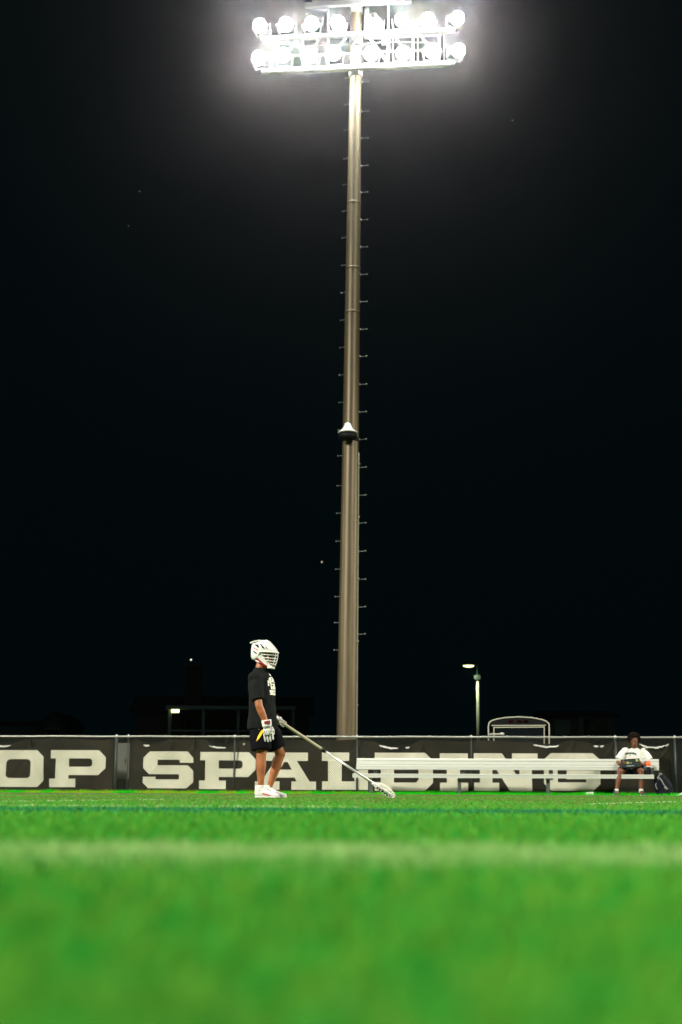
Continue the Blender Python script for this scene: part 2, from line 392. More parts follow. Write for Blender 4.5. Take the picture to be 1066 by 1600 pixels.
def fence_post(px, r=0.024):
    u = fu(px); mb = MB(); mb.tube([fpt(u, -0.1, -0.005), fpt(u, ZR - 0.025, -0.005)], r, 10)
    p = obj('post', mb, M_post, fence, True)
    mb = MB(); mb.lathe([(0.03, -0.03), (0.032, 0.015), (0.018, 0.035), (0.008, 0.045)], 10, Matrix.Translation(fpt(u, ZR)))
    obj('post_cap', mb, M_galv, p, True)
    for zz in (0.3, 0.7):
        mb = MB(); mb.lathe([(r + 0.004, -0.012), (r + 0.004, 0.012)], 10, Matrix.Translation(fpt(u, zz, -0.005))); obj('tie_band', mb, M_post, p)
for px, r in ((-140, .024), (180.5, .036), (199, .012), (366, .017), (558, .02), (737, .017), (963, .024), (1056, .022), (1180, .024)): fence_post(px, r)

# ------------------------------------------------------------------ banners
ZB0 = 0.035
def zpx(px, py): return fz(px, py)
SAGS = [(-25, 6, 38, 1160, 1168, [(-8, 14)]), (208, 231, 264, 1160.5, 1166, [(223, 232)]), (318, 341, 379, 1160.5, 1174, [(326, 352), (379, 382)]),
        (583, 614, 662, 1160, 1176.5, [(593, 622), (634, 640)]), (830, 855, 890, 1161, 1169, [(835, 874)]),
        (916, 938, 960, 1161, 1168, [(929, 937), (939, 945)]), (998, 1026, 1050, 1160, 1174, [(1001, 1019), (1018, 1040), (1041, 1047)])]
def sag(px):
    for x0, xc, x1, yt, yd, _ in SAGS:
        if x0 < px < x1:
            t = (px - x0) / (xc - x0) if px < xc else (x1 - px) / (x1 - xc)
            return (yd - 1158) * (0.5 - 0.5 * math.cos(math.pi * t)) ** 0.8
    return 0.0
def ztop(px):
    slope = 4.6 * px / 1066
    return zpx(px, 1154.2 + slope + sag(px) + 0.8 * math.sin(px * 0.055) + 0.5 * math.sin(px * 0.131 + 1))
PXU = [(px, fu(px)) for px in range(-120, 1140, 2)]
def u2px(u):
    return float(np.interp(u, [q[1] for q in PXU], [q[0] for q in PXU]))
def ripple(u, z):                              # how far the cloth hangs out from its plane
    k = 0.018 * math.sin(2.2 * u + 2.3 * z) + 0.010 * math.sin(5.3 * u - 4.1 * z + 1.3) + 0.006 * math.sin(11 * u + 6 * z)
    k += 0.022 * noise.noise(Vector((u * 1.4 + z * 1.1, z * 1.6 - u * 0.5, 3.1)))
    for px in (48, 268, 305, 560, 662, 896, 960, 1049):   # folds fanning down from the tied points
        d = u - fu(px); zz = max(0, 1.05 - z)
        for s in (-0.75, -0.3, 0.35, 0.8):
            e = (d - s * zz) / (0.025 + 0.05 * zz); k += 0.020 * math.exp(-e * e) * max(0, 1 - zz * 1.1)
    return 1.6 * k - 0.07
def banner_sheet(name, px0, px1, parent):
    mb = MB(); nx = int((px1 - px0) / 2); nz = 48
    for i in range(nx + 1):
        px = px0 + (px1 - px0) * i / nx; u = fu(px); zt_ = ztop(px)
        zb_ = ZB0 + 0.012 * math.sin(px * 0.05)
        for j in range(nz + 1):
            z = zb_ + (zt_ - zb_) * j / nz; mb.v.append(tuple(fpt(u, z, ripple(u, z))))
    for i in range(nx):
        for j in range(nz):
            a = i * (nz + 1) + j; mb.f.append((a, a + nz + 1, a + nz + 2, a + 1))
    return obj(name, mb, M_vinyl, parent, True)
def letter(name, parent, outer, holes=(), yt=None, yb=None):
    ys_ = [q[1] for q in outer]; yt = yt or min(ys_); yb = yb or max(ys_)
    xm = sum(q[0] for q in outer) / len(outer)
    zt_, zb_ = zpx(xm, yt), zpx(xm, yb)
    loops = [[Vector((fu(x), zb_ + (zt_ - zb_) * (yb - y) / (yb - yt), 0)) for x, y in lp] for lp in (outer, *holes)]
    flat = [p for lp in loops for p in lp]
    tris = tessellate_polygon(loops)
    bm = bmesh.new(); vs = [bm.verts.new(p) for p in flat]
    for t in tris:
        try: bm.faces.new([vs[i] for i in t])
        except ValueError: pass
    us = [p.x for p in flat]; zs = [p.y for p in flat]
    def cut(lo, hi, step, ax):
        q = math.ceil(lo / step) * step
        while q < hi:
            nrm = (1, 0, 0) if ax == 0 else (0, 1, 0); co = (q, 0, 0) if ax == 0 else (0, q, 0)
            bmesh.ops.bisect_plane(bm, geom=bm.verts[:] + bm.edges[:] + bm.faces[:], plane_co=co, plane_no=nrm); q += step
    cut(min(us), max(us), 0.045, 0); cut(min(zs), max(zs), 0.045, 1)
    for v in bm.verts: v.co = fpt(v.co.x, v.co.y, ripple(v.co.x, v.co.y) + 0.011)
    bmesh.ops.recalc_face_normals(bm, faces=bm.faces)
    me = bpy.data.meshes.new(name); bm.to_mesh(me); bm.free()
    o = link(name, me, M_print, parent, True); return o
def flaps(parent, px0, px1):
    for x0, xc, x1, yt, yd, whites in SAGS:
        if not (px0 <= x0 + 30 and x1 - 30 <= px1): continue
        mb = MB(); n = 22                       # near-black flap, the shade in the sag painted as its colour
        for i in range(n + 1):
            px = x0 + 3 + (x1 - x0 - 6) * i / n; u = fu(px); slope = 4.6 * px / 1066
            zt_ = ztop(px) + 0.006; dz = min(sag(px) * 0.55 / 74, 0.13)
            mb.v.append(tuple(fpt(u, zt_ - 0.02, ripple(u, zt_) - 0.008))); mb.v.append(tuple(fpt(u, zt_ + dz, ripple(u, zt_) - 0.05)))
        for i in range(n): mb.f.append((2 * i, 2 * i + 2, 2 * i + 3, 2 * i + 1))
        obj('sag_shade', mb, M_sagshade, parent, True)
        for wa, wb in whites:                   # the pale back of the folded edge
            mb = MB(); n2 = 12; rr = random.Random(int(wa))
            for i in range(n2 + 1):
                px = wa + (wb - wa) * i / n2; u = fu(px); t = (px - x0) / (x1 - x0)
                z = zpx(px, yt + (yd - yt) * 0.42 * math.sin(math.pi * min(1, max(0, t))) + 1.2) + rr.uniform(-.008, .008); th = 0.013 + 0.012 * rr.random() + 0.02 * math.sin(math.pi * i / n2)
                mb.v.append(tuple(fpt(u, z - th, -0.012))); mb.v.append(tuple(fpt(u, z, -0.03 + rr.uniform(-.02, .02))))
            for i in range(n2): mb.f.append((2 * i, 2 * i + 2, 2 * i + 3, 2 * i + 1))
            obj('folded_edge', mb, M_white, parent, True)
def P_letter(dx, dy):
    o = [(77.7, 1172), (153, 1172), (164, 1183), (164, 1200), (153, 1211), (106.5, 1211), (106.5, 1216.7), (118, 1216.7), (118, 1230), (76, 1230), (76, 1216.7), (85.5, 1216.7), (85.5, 1185), (77.7, 1185)]
    hl = [(106.5, 1185), (140, 1185), (143.5, 1188), (143.5, 1195), (140, 1198), (106.5, 1198)]
    return [(a + dx, b + dy) for a, b in o], [[(a + dx, b + dy) for a, b in hl]]
b1 = thing('banner', fpt(fu(20), 0), 'dark vinyl banner with cream letters OP hung at left end of fence', 'banner', 'dark lettered banners on the fence')
banner_sheet('sheet', -110, 176, b1)
letter('letter', b1, [(-3, 1172), (56.5, 1172), (67, 1182.5), (67, 1219), (56.5, 1229.5), (-3, 1229.5), (-13.5, 1219), (-13.5, 1182.5)],
       [[(12, 1186), (42, 1186), (46, 1190), (46, 1212), (42, 1215.7), (12, 1215.7), (7.5, 1212), (7.5, 1190)]])
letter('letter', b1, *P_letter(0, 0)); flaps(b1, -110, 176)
b2 = thing('banner', fpt(fu(620), 0), 'long dark vinyl banner lettered SPALDING in cream behind the bench', 'banner', 'dark lettered banners on the fence')
banner_sheet('sheet', 201, 1051, b2)
letter('letter', b2, [(232, 1174), (292, 1174), (301.5, 1184), (301.5, 1191.7), (279.7, 1191.7), (279.7, 1187), (244.8, 1187), (244.8, 1195.7), (293, 1195.7), (301.5, 1204), (301.5, 1222), (291, 1231.7), (231, 1231.7), (222.3, 1223), (222.3, 1213.7), (242, 1213.7), (242, 1217.8), (279, 1217.8), (279, 1209.7), (232, 1209.7), (222.3, 1200), (222.3, 1184)])
letter('letter', b2, *P_letter(234.9, 3))
half = [(35, 1175.7), (35, 1188.8), (17.5, 1188.8), (37.5, 1221), (47.7, 1221), (47.7, 1234), (9.5, 1234), (9.5, 1221), (17.5, 1221), (14, 1215)]
letter('letter', b2, [(445.8 + a, b) for a, b in half] + [(445.8 - a, b) for a, b in reversed(half)], [[(443.3, 1190.5), (448.3, 1190.5), (455.3, 1202.5), (436.3, 1202.5)]])
letter('letter', b2, [(503, 1175.7), (545.5, 1175.7), (545.5, 1188.8), (534, 1188.8), (534, 1221), (554, 1221), (554, 1203), (575, 1203), (575, 1234), (503, 1234), (503, 1221), (512.4, 1221), (512.4, 1188.8), (503, 1188.8)])
letter('letter', b2, [(585.5, 1176), (664, 1176), (676.5, 1188), (676.5, 1223), (664, 1235.5), (585.5, 1235.5), (585.5, 1222), (595, 1222), (595, 1189.5), (585.5, 1189.5)],
       [[(615.5, 1189.5), (648, 1189.5), (654, 1195), (654, 1218), (650, 1222.7), (615.5, 1222.7)]])
letter('letter', b2, [(687.5, 1177), (731.5, 1177), (731.5, 1190), (719, 1190), (719, 1223), (731.5, 1223), (731.5, 1236), (687.5, 1236), (687.5, 1223), (698.3, 1223), (698.3, 1190), (687.5, 1190)])
letter('letter', b2, [(740.8, 1177), (785, 1177), (812, 1218), (812, 1190), (800.8, 1190), (800.8, 1177), (841, 1177), (841, 1190), (831.5, 1190), (831.5, 1236), (797, 1236), (769.5, 1193), (769.5, 1223), (779.8, 1223), (779.8, 1236), (740.8, 1236), (740.8, 1223), (750, 1223), (750, 1190), (740.8, 1190)])
letter('letter', b2, [(862, 1176.7), (927, 1176.7), (938.5, 1187), (938.5, 1195), (916, 1195), (916, 1190), (872, 1190), (872, 1222.5), (916, 1222.5), (916, 1217.5), (886, 1217.5), (886, 1204), (938.5, 1204), (938.5, 1225), (927, 1235.8), (862, 1235.8), (850.5, 1225), (850.5, 1187)])
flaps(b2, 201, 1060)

# ------------------------------------------------------------------ floodlight tower
TY = 36.0
tb = at_y(541.5, 1236, TY); tower_base = Vector((tb.x, TY, 0)); top = at_y(558, -60, TY)
tower = thing('floodlight_tower', tower_base, 'tall tapered pole with climbing pegs carrying two rows of blazing floodlights', 'floodlight')
def pole_c(py): return at_y(541.8 + (557.3 - 541.8) * (1148 - py) / 1148, py, TY)
def pole_r(z): return 0.262 + (0.150 - 0.262) * z / 21.5
# pole with a rusty run-off streak down its front (stored as a vertex attribute)
pm = bpy.data.materials.new('pole_concrete'); pm.use_nodes = True; nt = pm.node_tree; N = nt.nodes; pb = N['Principled BSDF']
pb.inputs['Roughness'].default_value = 0.46; pb.inputs['Specular IOR Level'].default_value = 0.75; pb.inputs['Metallic'].default_value = 0.5
at_ = N.new('ShaderNodeAttribute'); at_.attribute_name = 'streak'
tc = N.new('ShaderNodeTexCoord'); mp = N.new('ShaderNodeMapping'); mp.inputs['Scale'].default_value = (14, 14, 0.8)
nz = N.new('ShaderNodeTexNoise'); nz.inputs['Scale'].default_value = 1.0; nz.inputs['Detail'].default_value = 6
rp = N.new('ShaderNodeValToRGB'); rp.color_ramp.elements[0].position = .3; rp.color_ramp.elements[1].position = .72
rp.color_ramp.elements[0].color = (.080, .061, .031, 1); rp.color_ramp.elements[1].color = (.135, .105, .057, 1)
sc2 = N.new('ShaderNodeAttribute'); sc2.attribute_name = 'lit_top'
ms = N.new('ShaderNodeMix'); ms.data_type = 'RGBA'; ms.inputs['B'].default_value = (.27, .25, .19, 1)  # upper pole paler in steps: lamp light near the top mixed into the colour
nt.links.new(sc2.outputs['Fac'], ms.inputs['Factor'])
mx = N.new('ShaderNodeMix'); mx.data_type = 'RGBA'; mx.inputs['B'].default_value = (.018, .017, .012, 1)
nt.links.new(tc.outputs['Object'], mp.inputs[0]); nt.links.new(mp.outputs[0], nz.inputs['Vector']); nt.links.new(nz.outputs['Fac'], rp.inputs[0])
nt.links.new(rp.outputs[0], ms.inputs['A']); nt.links.new(ms.outputs['Result'], mx.inputs['A']); nt.links.new(at_.outputs['Fac'], mx.inputs['Factor']); nt.links.new(mx.outputs['Result'], pb.inputs['Base Color'])
base_c = pole_c(1236); top_c = pole_c(-45); NS = 48; NR = 130; mb = MB(); streak = []
for i in range(NR + 1):
    t = i / NR; c = base_c.lerp(top_c, t); c.z = -0.2 + (top_c.z + 0.2) * t; r = pole_r(c.z)
    wv = 0.16 * noise.noise(Vector((c.z * 0.9, 1.7, 0))); amp = max(0, min(1, (c.z - 3) / 9)) * (0.75 + 0.5 * noise.noise(Vector((c.z * 2.3, 0, 5))))
    if c.z > 19.2: amp *= 0.5
    for j in range(NS):
        q = 2 * math.pi * j / NS; mb.v.append((c.x + r * math.cos(q), c.y + r * math.sin(q), c.z))
        dq = (q - math.pi * 1.5 - wv + 0.12 + math.pi) % (2 * math.pi) - math.pi; wdt = 0.14 + 0.12 * (1 - c.z / 22)
        streak.append(max(0.0, min(1.0, amp * (0.9 * math.exp(-(dq / wdt) ** 2) + 0.12 * math.exp(-((dq + .4) / .1) ** 2)))))
for i in range(NR):
    for j in range(NS): mb.f.append((i * NS + j, i * NS + (j + 1) % NS, (i + 1) * NS + (j + 1) % NS, (i + 1) * NS + j))
mb.f.append(tuple(NR * NS + j for j in range(NS)))
me = raw_mesh('pole', mb); fix_normals(me); at2 = me.attributes.new('streak', 'FLOAT', 'POINT'); at2.data.foreach_set('value', streak)
zj1, zj2 = pole_c(318).z, pole_c(489).z
at3 = me.attributes.new('lit_top', 'FLOAT', 'POINT'); at3.data.foreach_set('value', [0.10 if v_[2] > zj1 else .05 if v_[2] > zj2 else 0.0 for v_ in mb.v])
pole = link('pole', me, pm, tower, True)
def pole_axis(z): 
    t = (z + 0.2) / (top_c.z + 0.2); return Vector((base_c.x + (top_c.x - base_c.x) * t, base_c.y + (top_c.y - base_c.y) * t, z))
for py in (318, 420, 489):
    z = pole_c(py).z; mb = MB(); r = pole_r(z)
    mb.lathe([(r + .003, -.03), (r + .010, -.02), (r + .010, .02), (r + .003, .03)], 32, Matrix.Translation(pole_axis(z)))
    obj('joint_ring', mb, pm, tower, True)
M_peg = mat('peg_steel', (.13, .14, .13), .5, .2)
def peg(py, side):
    z = pole_c(py).z; c = pole_axis(z); r = pole_r(z)
    d = Vector((1, -0.12, 0)) if side > 0 else Vector((-0.80, 0.60, 0)); d.normalize(); L = 0.19
    a = c + d * (r - 0.02); b = c + d * (r + L) + Vector((0, 0, 0.012))
    mb = MB(); mb.tube([a, b], 0.009, 6); mb.ell(b, (0.022, 0.022, 0.026), nu=8, nv=6); mb.box(c + d * (r + .01), (.05, .05, .05))
    obj('climbing_peg', mb, M_peg, tower, True)
for py in (129.5, 175, 217, 260, 301.5, 344.5, 387, 430, 472.5, 515.5, 558, 601.5, 644.5, 687.5, 731, 774.5, 818, 862, 906, 949, 991.5): peg(py, 1)
for py in (117, 159, 199, 244, 284.5, 326, 368, 411, 454, 497, 540, 583, 626, 669, 710, 757, 800, 844, 888, 931, 972, 1015): peg(py, -1)
M_cond = mat('conduit_paint', (.20, .19, .13), .6, var=.2)
# conduit up the lower right edge
mb = MB(); pts = []
for i in range(24):
    z = 0.1 + 8.6 * i / 23; c = pole_axis(z); pts.append(c + Vector((0.93, -0.36, 0)) * (pole_r(z) + 0.008))
mb.tube(pts, 0.022, 8); obj('conduit', mb, M_cond, tower, True)
mb = MB()
for z in (0.6, 2.2, 3.8, 5.4, 7.0, 8.4): mb.box(pole_axis(z) + Vector((0.93, -0.36, 0)) * (pole_r(z) + 0.02), (0.06, 0.06, 0.04)); obj('conduit_clamp', mb, M_cond, tower); mb = MB()
# bell shaped fitting on a dark drum, halfway up
c = at_y(543.5, 680, TY - 0.42); zz = c.z
fm = Matrix.Translation((c.x, c.y, 0))
mb = MB(); mb.lathe([(.20, zz - .10), (.235, zz - .09), (.235, zz + .04), (.20, zz + .05)], 28, fm); mb.beam(Vector((c.x, c.y + .15, zz - .03)), Vector((c.x, TY - .1, zz - .03)), .12, .08)
drum = obj('drum', mb, M_dark, tower, True)
mb = MB(); mb.lathe([(.25, zz + .06), (.255, zz + .075), (.20, zz + .115), (.145, zz + .165), (.105, zz + .225), (.085, zz + .28), (.065, zz + .315), (.03, zz + .335)], 28, fm)
bell = obj('bell_cap', mb, M_white, drum, True); 
mb = MB(); mb.lathe([(r + .02, -.04), (r + .02, .04)], 30, Matrix.Translation(pole_axis(zz - .03))); 
r = pole_r(zz); mb = MB(); mb.lathe([(r + .012, -.05), (r + .016, -.04), (r + .016, .04), (r + .012, .05)], 30, Matrix.Translation(pole_axis(zz - .03))); obj('clamp_band', mb, M_dark, tower, True)

# light bank
AYAW = R(5.5); AU = Vector((math.cos(AYAW), -math.sin(AYAW), 0)); AN = Vector((-math.sin(AYAW), -math.cos(AYAW), 0))
def on_arm(px, py, out=0.3):
    return on_plane(px, py, tower_base + AN * out, AN)
def bar(name, a, b, wd, ht, parent=tower, m=M_lightgalv):
    mb = MB(); mb.beam(a, b, wd, ht); return obj(name, mb, m, parent)
def mean_z(*pp): return sum(on_arm(*p).z for p in pp) / len(pp)
def arm(xl, xr, ypole, out=0.3, size=0.12, name='crossarm'):
    z = on_arm(557, ypole, out).z; a = on_arm(xl, ypole, out); b = on_arm(xr, ypole, out); a.z = b.z = z
    return bar(name, a, b, size, size), z
a1, ZA1 = arm(410, 712, 54); a2, ZA2 = arm(409, 711, 105); a0, ZA0 = arm(477, 643, 5)
arm(439, 694, 108.5, 0.24, 0.07, 'wireway')
arm(488, 643, 0, 0.16, 0.08, 'wireway')
arm(570, 690, 60, -0.3, 0.07, 'rear_rail'); arm(420, 690, 83, -0.22, 0.05, 'rear_rail')
def strut(x0, y0, x1, y1, wd=0.06, out=0.24, name='brace'): bar(name, on_arm(x0, y0, out), on_arm(x1, y1, out), wd, wd)
for q in ((433.5, 60, 433.5, 110), (473.5, 58, 473.5, 108), (513, -20, 513, 106), (607, -20, 607, 103), (646, 52, 646, 101), (687, 50, 687, 100)): strut(*q, name='upright')
for q in ((614, 58, 614, 103), (653, 56, 653, 101), (694, 54, 694, 98)): strut(*q, wd=0.04, out=-0.25, name='upright')
for q in ((465, 60, 450, 82), (502, 58, 474, 100), (545, 55, 528, 74), (574, 54, 609, 103), (613, 52, 650, 101), (655, 52, 690, 98)): strut(*q, wd=0.045)
mb = MB(); mb.tube([on_arm(x_, 72 - 0.02 * (x_ - 420) + 2.2 * math.sin((x_ - 420) / 40), 0.0) for x_ in range(440, 690, 10)], 0.014, 6); obj('cable', mb, M_lightgalv, tower, True)
for z in (ZA1, ZA2, ZA0):
    mb = MB(); c = pole_axis(z); r = pole_r(z); mb.lathe([(r + .01, -.13), (r + .03, -.12), (r + .03, .12), (r + .01, .13)], 28, Matrix.Translation(c))
    mb.beam(c, c + AN * 0.3, 0.22, 0.16); obj('bracket', mb, M_lightgalv, tower)
for (x_, y_) in ((601, 66), (560, 64)):
    mb = MB(); mb.box(on_arm(x_, y_, 0.2), (.15, .12, .15)); obj('junction_box', mb, M_lightgalv, tower)
mb = MB(); p = on_arm(573, 34, 0.2); mb.tube([p + Vector((0, 0, -.32)), p + Vector((0, 0, .4))], .07, 10); obj('ballast_box', mb, M_lightgalv, tower, True)
# one floodlight: bowl (part) > lens, yoke, hood; mesh data shared by all sixteen
mb = MB(); mb.lathe([(.06, -.36), (.10, -.34), (.11, -.24), (.13, -.18), (.17, -.09), (.190, -.01), (.198, 0.0), (.198, .012), (.190, .014), (.185, .0), (.16, -.05), (.05, -.06)], 24)
bowl_me = raw_mesh('floodlight', mb); fix_normals(bowl_me); bowl_me.shade_smooth(); bowl_me.materials.append(M_lightgalv)
mb = MB(); mb.lathe([(.160, .004), (.155, .035), (.13, .08), (.08, .11), (.03, .12)], 24); lens_me = raw_mesh('lens', mb); fix_normals(lens_me); lens_me.materials.append(E_lens)
LAMPS = [(406, 40, -24), (447, 38, -8), (487, 37, -5), (528, 35.5, 2), (587, 37, 0), (628, 30.5, 4), (669, 31, 5), (715, 28.5, 26),
         (404, 91, -26), (443, 86, -6), (485, 87, -4), (522, 83, -8), (580, 84, 3), (630, 83, 6), (676, 80, 4), (716.5, 79, 28)]
for i, (px, py, yaw) in enumerate(LAMPS):
    row = 0 if i < 8 else 1; za = ZA1 if row == 0 else ZA2
    p = on_arm(px, py, 0.72)
    tilt = -28 if i != 4 else -8; yaw = 168 if i == 4 else yaw
    d = Vector((math.sin(R(yaw)) * math.cos(R(tilt)), -math.cos(R(yaw)) * math.cos(R(tilt)), math.sin(R(tilt))))
    o = bpy.data.objects.new('floodlight', bowl_me); COL.objects.link(o); o.parent = tower; o.location = p - tower_base
    o.rotation_euler = d.to_track_quat('Z', 'Y').to_euler(); ORG[o.name] = p
    l = bpy.data.objects.new('lens', lens_me); COL.objects.link(l); l.parent = o
    # yoke in world, expressed in the bowl's frame
    mw = Matrix.Translation(p) @ o.rotation_euler.to_matrix().to_4x4(); inv = mw.inverted()
    sx = (mw.to_3x3() @ Vector((1, 0, 0))); sx = Vector((math.cos(R(yaw)), math.sin(R(yaw)), 0)); mid = p - d * 0.1
    foot = on_arm(px - yaw * .28 * (i != 4), 60, 0.32); foot.z = za + 0.075; foot -= d * 0.0
    pa = [mid + sx * .26, foot + sx * .21, foot - sx * .21, mid - sx * .26]
    mb = MB()
    for k in range(3): mb.beam(pa[k], pa[k + 1], .035, .05)
    mb.v = [tuple(inv @ Vector(q)) for q in mb.v]
    yme = raw_mesh('yoke', mb); fix_normals(yme); yme.materials.append(M_lightgalv)
    yo = bpy.data.objects.new('yoke', yme); COL.objects.link(yo); yo.parent = o

# ------------------------------------------------------------------ bench
BY0 = 30.15
def at_b(px, py, out=0.0): return on_plane(px, py, Vector((0, BY0, 0)) + FN * out, FN)
def bu(px, py=1210, out=0.0): return (at_b(px, py, out) - Vector((0, BY0, 0)) - FN * out).dot(FU)
def bpt(u, z, out=0.0): return Vector((0, BY0, 0)) + FU * u + FN * out + Vector((0, 0, z))
bench = thing('team_bench', bpt(bu(790), 0), 'long pale aluminium team bench with backrest in front of the banner', 'bench')
zs_ = 0.5 * (at_b(700, 1209.6, .2).z + at_b(950, 1210.0, .2).z); zs_top = zs_
def prism_along(name, prof, u0, u1, m, parent, tilt0=0.0):    # profile of (out, z) swept along the bench
    mb = MB(); k = len(prof)
    for u_ in (u0, u1):
        for o_, z_ in prof: mb.v.append(tuple(bpt(u_ + tilt0 * (z_ - prof[0][1]), z_, o_)))
    mb.f.append(tuple(range(k))); mb.f.append(tuple(reversed(range(k, 2 * k))))
    for i in range(k): mb.f.append((i, (i + 1) % k, (i + 1) % k + k, i + k))
    return obj(name, mb, m, parent)
th = 0.082
seat_prof = [(0.36, zs_ - 0.004), (0.362, zs_ - .02), (0.358, zs_ - .03), (0.358, zs_ - .065), (0.36, zs_ - th), (0.34, zs_ - th), (0.338, zs_ - .03), (0.08, zs_ - .03), (0.08, zs_ - .07), (0.06, zs_ - .07), (0.06, zs_), (0.35, zs_)]
prism_along('seat', seat_prof, bu(551, 1210, .36), bu(1022, 1210, .36), M_alu, bench)
zb1 = at_b(790, 1203.3, 0).z; zb2 = at_b(790, 1185.6, 0).z; HB = zb2 - zb1
ribs = [(.045, 0), (.055, .03), (.055, .10), (.043, .115), (.043, .13), (.053, .145), (.050, .22), (.040, .235), (.040, .25), (.050, .265), (.045, .42), (.034, .44), (.034, .46), (.044, .48), (.040, .74), (.028, .76), (.028, .785), (.040, .80), (.036, .97), (.028, 1.0), (-.01, 1.0), (.02, 0)]
back_prof = [(o_ + 0.05 - 0.05 * t, zb1 + HB * t) for o_, t in ribs]
prism_along('backrest', back_prof, bu(557, 1195), bu(1028.5, 1195), M_alu, bench, 0.06)
for px in (580, 718, 856.5, 1001):
    ul = bu(px, 1225, .2)
    mb = MB(); mb.beam(bpt(ul, 0.0, .2), bpt(ul, zs_ - th, .2), .075, .055, FN); lg = obj('leg', mb, M_benchleg, bench)
    mb = MB(); mb.beam(bpt(ul, .012, -.12), bpt(ul, .012, .40), .08, .022); obj('foot_plate', mb, M_benchleg, lg)
    mb = MB(); mb.beam(bpt(ul, zs_ - th - .012, -.02), bpt(ul, zs_ - th - .012, .35), .08, .024); obj('seat_bracket', mb, M_benchleg, lg)
    u2 = ul + .075
    mb = MB(); mb.beam(bpt(u2, zs_ - th - .03, .0), bpt(u2, zb2 - .03, -.005), .085, .04, FN); obj('back_support', mb, M_benchleg, bench)

# ------------------------------------------------------------------ lacrosse player
PY = 16.75
pc = at_y(413, 1245, PY)
player = thing('person', (pc.x, PY, 0), 'lacrosse player in white helmet, black tee and shorts, standing side-on holding a long stick', 'person')
def P(px, py, dy=0.0): return at_y(px, py, PY + dy)
A = R(22); F = Vector((math.cos(A), -math.sin(A), 0)); Lf = Vector((math.sin(A), math.cos(A), 0)); UP = Vector((0, 0, 1))
Cx = P(411, 1100).x
def tc_(dx, z): return Vector((Cx + dx, PY, z))
mb = MB()
trunk = [(.0, .80, .085, .13), (.0, .90, .11, .165), (0, 1.0, .105, .155), (-.005, 1.1, .10, .145), (-.01, 1.22, .11, .155), (-.02, 1.33, .112, .165), (-.033, 1.41, .09, .13), (-.038, 1.47, .065, .08), (-.03, 1.53, .058, .058)]
mb.tube([tc_(d, z) for d, z, a, b in trunk], [(a, b) for d, z, a, b in trunk], 18, F)
neck0 = tc_(-.035, 1.46); headc = P(412, 1022) ; headc.z -= .02
mb.tube([neck0, headc + Vector((-.02, 0, -.06))], [.062, .056], 12)
HF = Vector((math.cos(R(20)), -math.sin(R(20)), 0)); HL = Vector((math.sin(R(20)), math.cos(R(20)), 0))
hrot = Matrix((HF, HL, UP)).transposed().to_4x4()
mb.ell(headc + Vector((-.012, 0, .03)), (.096, .076, .098), hrot); mb.ell(headc + HF * .03 + UP * -.055, (.062, .055, .065), hrot)
mb.ell(headc + HF * .098 + UP * -.015, (.018, .012, .022), hrot); mb.ell(headc + HF * .085 + UP * -.09, (.022, .026, .018), hrot)
for s in (-1, 1):
    mb.ell(headc + HL * s * .078 + UP * .0 - HF * .01, (.02, .01, .03), hrot)
nsh = tc_(-.030, 1.375) - Lf * .168; fsh = tc_(-.030, 1.375) + Lf * .168
nel = P(405, 1103, -.24); nwr = P(415.5, 1129, -.22)
mb.tube([nsh, nsh.lerp(nel, .5), nel, nel.lerp(nwr, .35), nwr], [.062, .052, .045, .046, .033], 12); mb.ell(nsh, .068)
grip = P(440, 1129, .26); fel = fsh + Vector((.02, .10, -.30)); fwr = grip + Vector((-.085, -.01, .05))
mb.tube([fsh, fsh.lerp(fel, .5), fel, fel.lerp(fwr, .4), fwr], [.062, .052, .045, .044, .033], 12); mb.ell(fsh, .068)
for wr, dr in ((nwr, Vector((.15, 0, -1))), (fwr, Vector((1, .1, -.4)))):
    dr.normalize(); mb.tube([wr, wr + dr * .09], [(.03, .022), (.036, .018)], 10)
def leg(hip, knee, ank, toe):
    mb.tube([hip, hip.lerp(knee, .5), knee + (hip - knee).normalized() * .06, knee, knee.lerp(ank, .14), knee.lerp(ank, .34) , knee.lerp(ank, .6), knee.lerp(ank, .85), ank],
            [.088, .078, .064, .060, .057, .060, .048, .036, .036], 14)
    calf = (ank - knee).normalized(); mb.ell(knee.lerp(ank, .30) - Vector((.018, 0, 0)), (.045, .048, .10)); mb.ell(knee + Vector((.018, 0, 0)), (.045, .045, .055))
    mb.tube([ank + Vector((-.015, 0, -.01)), ank.lerp(toe, .5) + Vector((0, 0, -.02)), toe], [.034, .026, .016], 10)
nhip = tc_(-.01, .88) - Lf * .085; fhip = tc_(.01, .88) + Lf * .085
nkn = P(408.5, 1177, -.11); nan = P(407.5, 1232, -.11); fkn = P(438, 1178, .12); fan = P(420, 1233, .13)
ntoe = P(427, 1241, -.15); ftoe = P(437, 1241, .09)
leg(nhip, nkn, nan, ntoe); leg(fhip, fkn, fan, ftoe)
body = remesh('body', mb, .009, M_skin1, player, 4)
# eyes and mouth sit on the face
for s in (-1, 1):
    mb = MB(); mb.ell(headc + HF * .082 + HL * s * .032 + UP * .012, (.010, .013, .008), hrot); obj('eye', mb, M_dark, body, True)
mb = MB(); mb.ell(headc + HF * .088 + UP * -.062, (.01, .024, .006), hrot); obj('mouth', mb, mat('lip', (.30, .09, .06), .5), body, True)
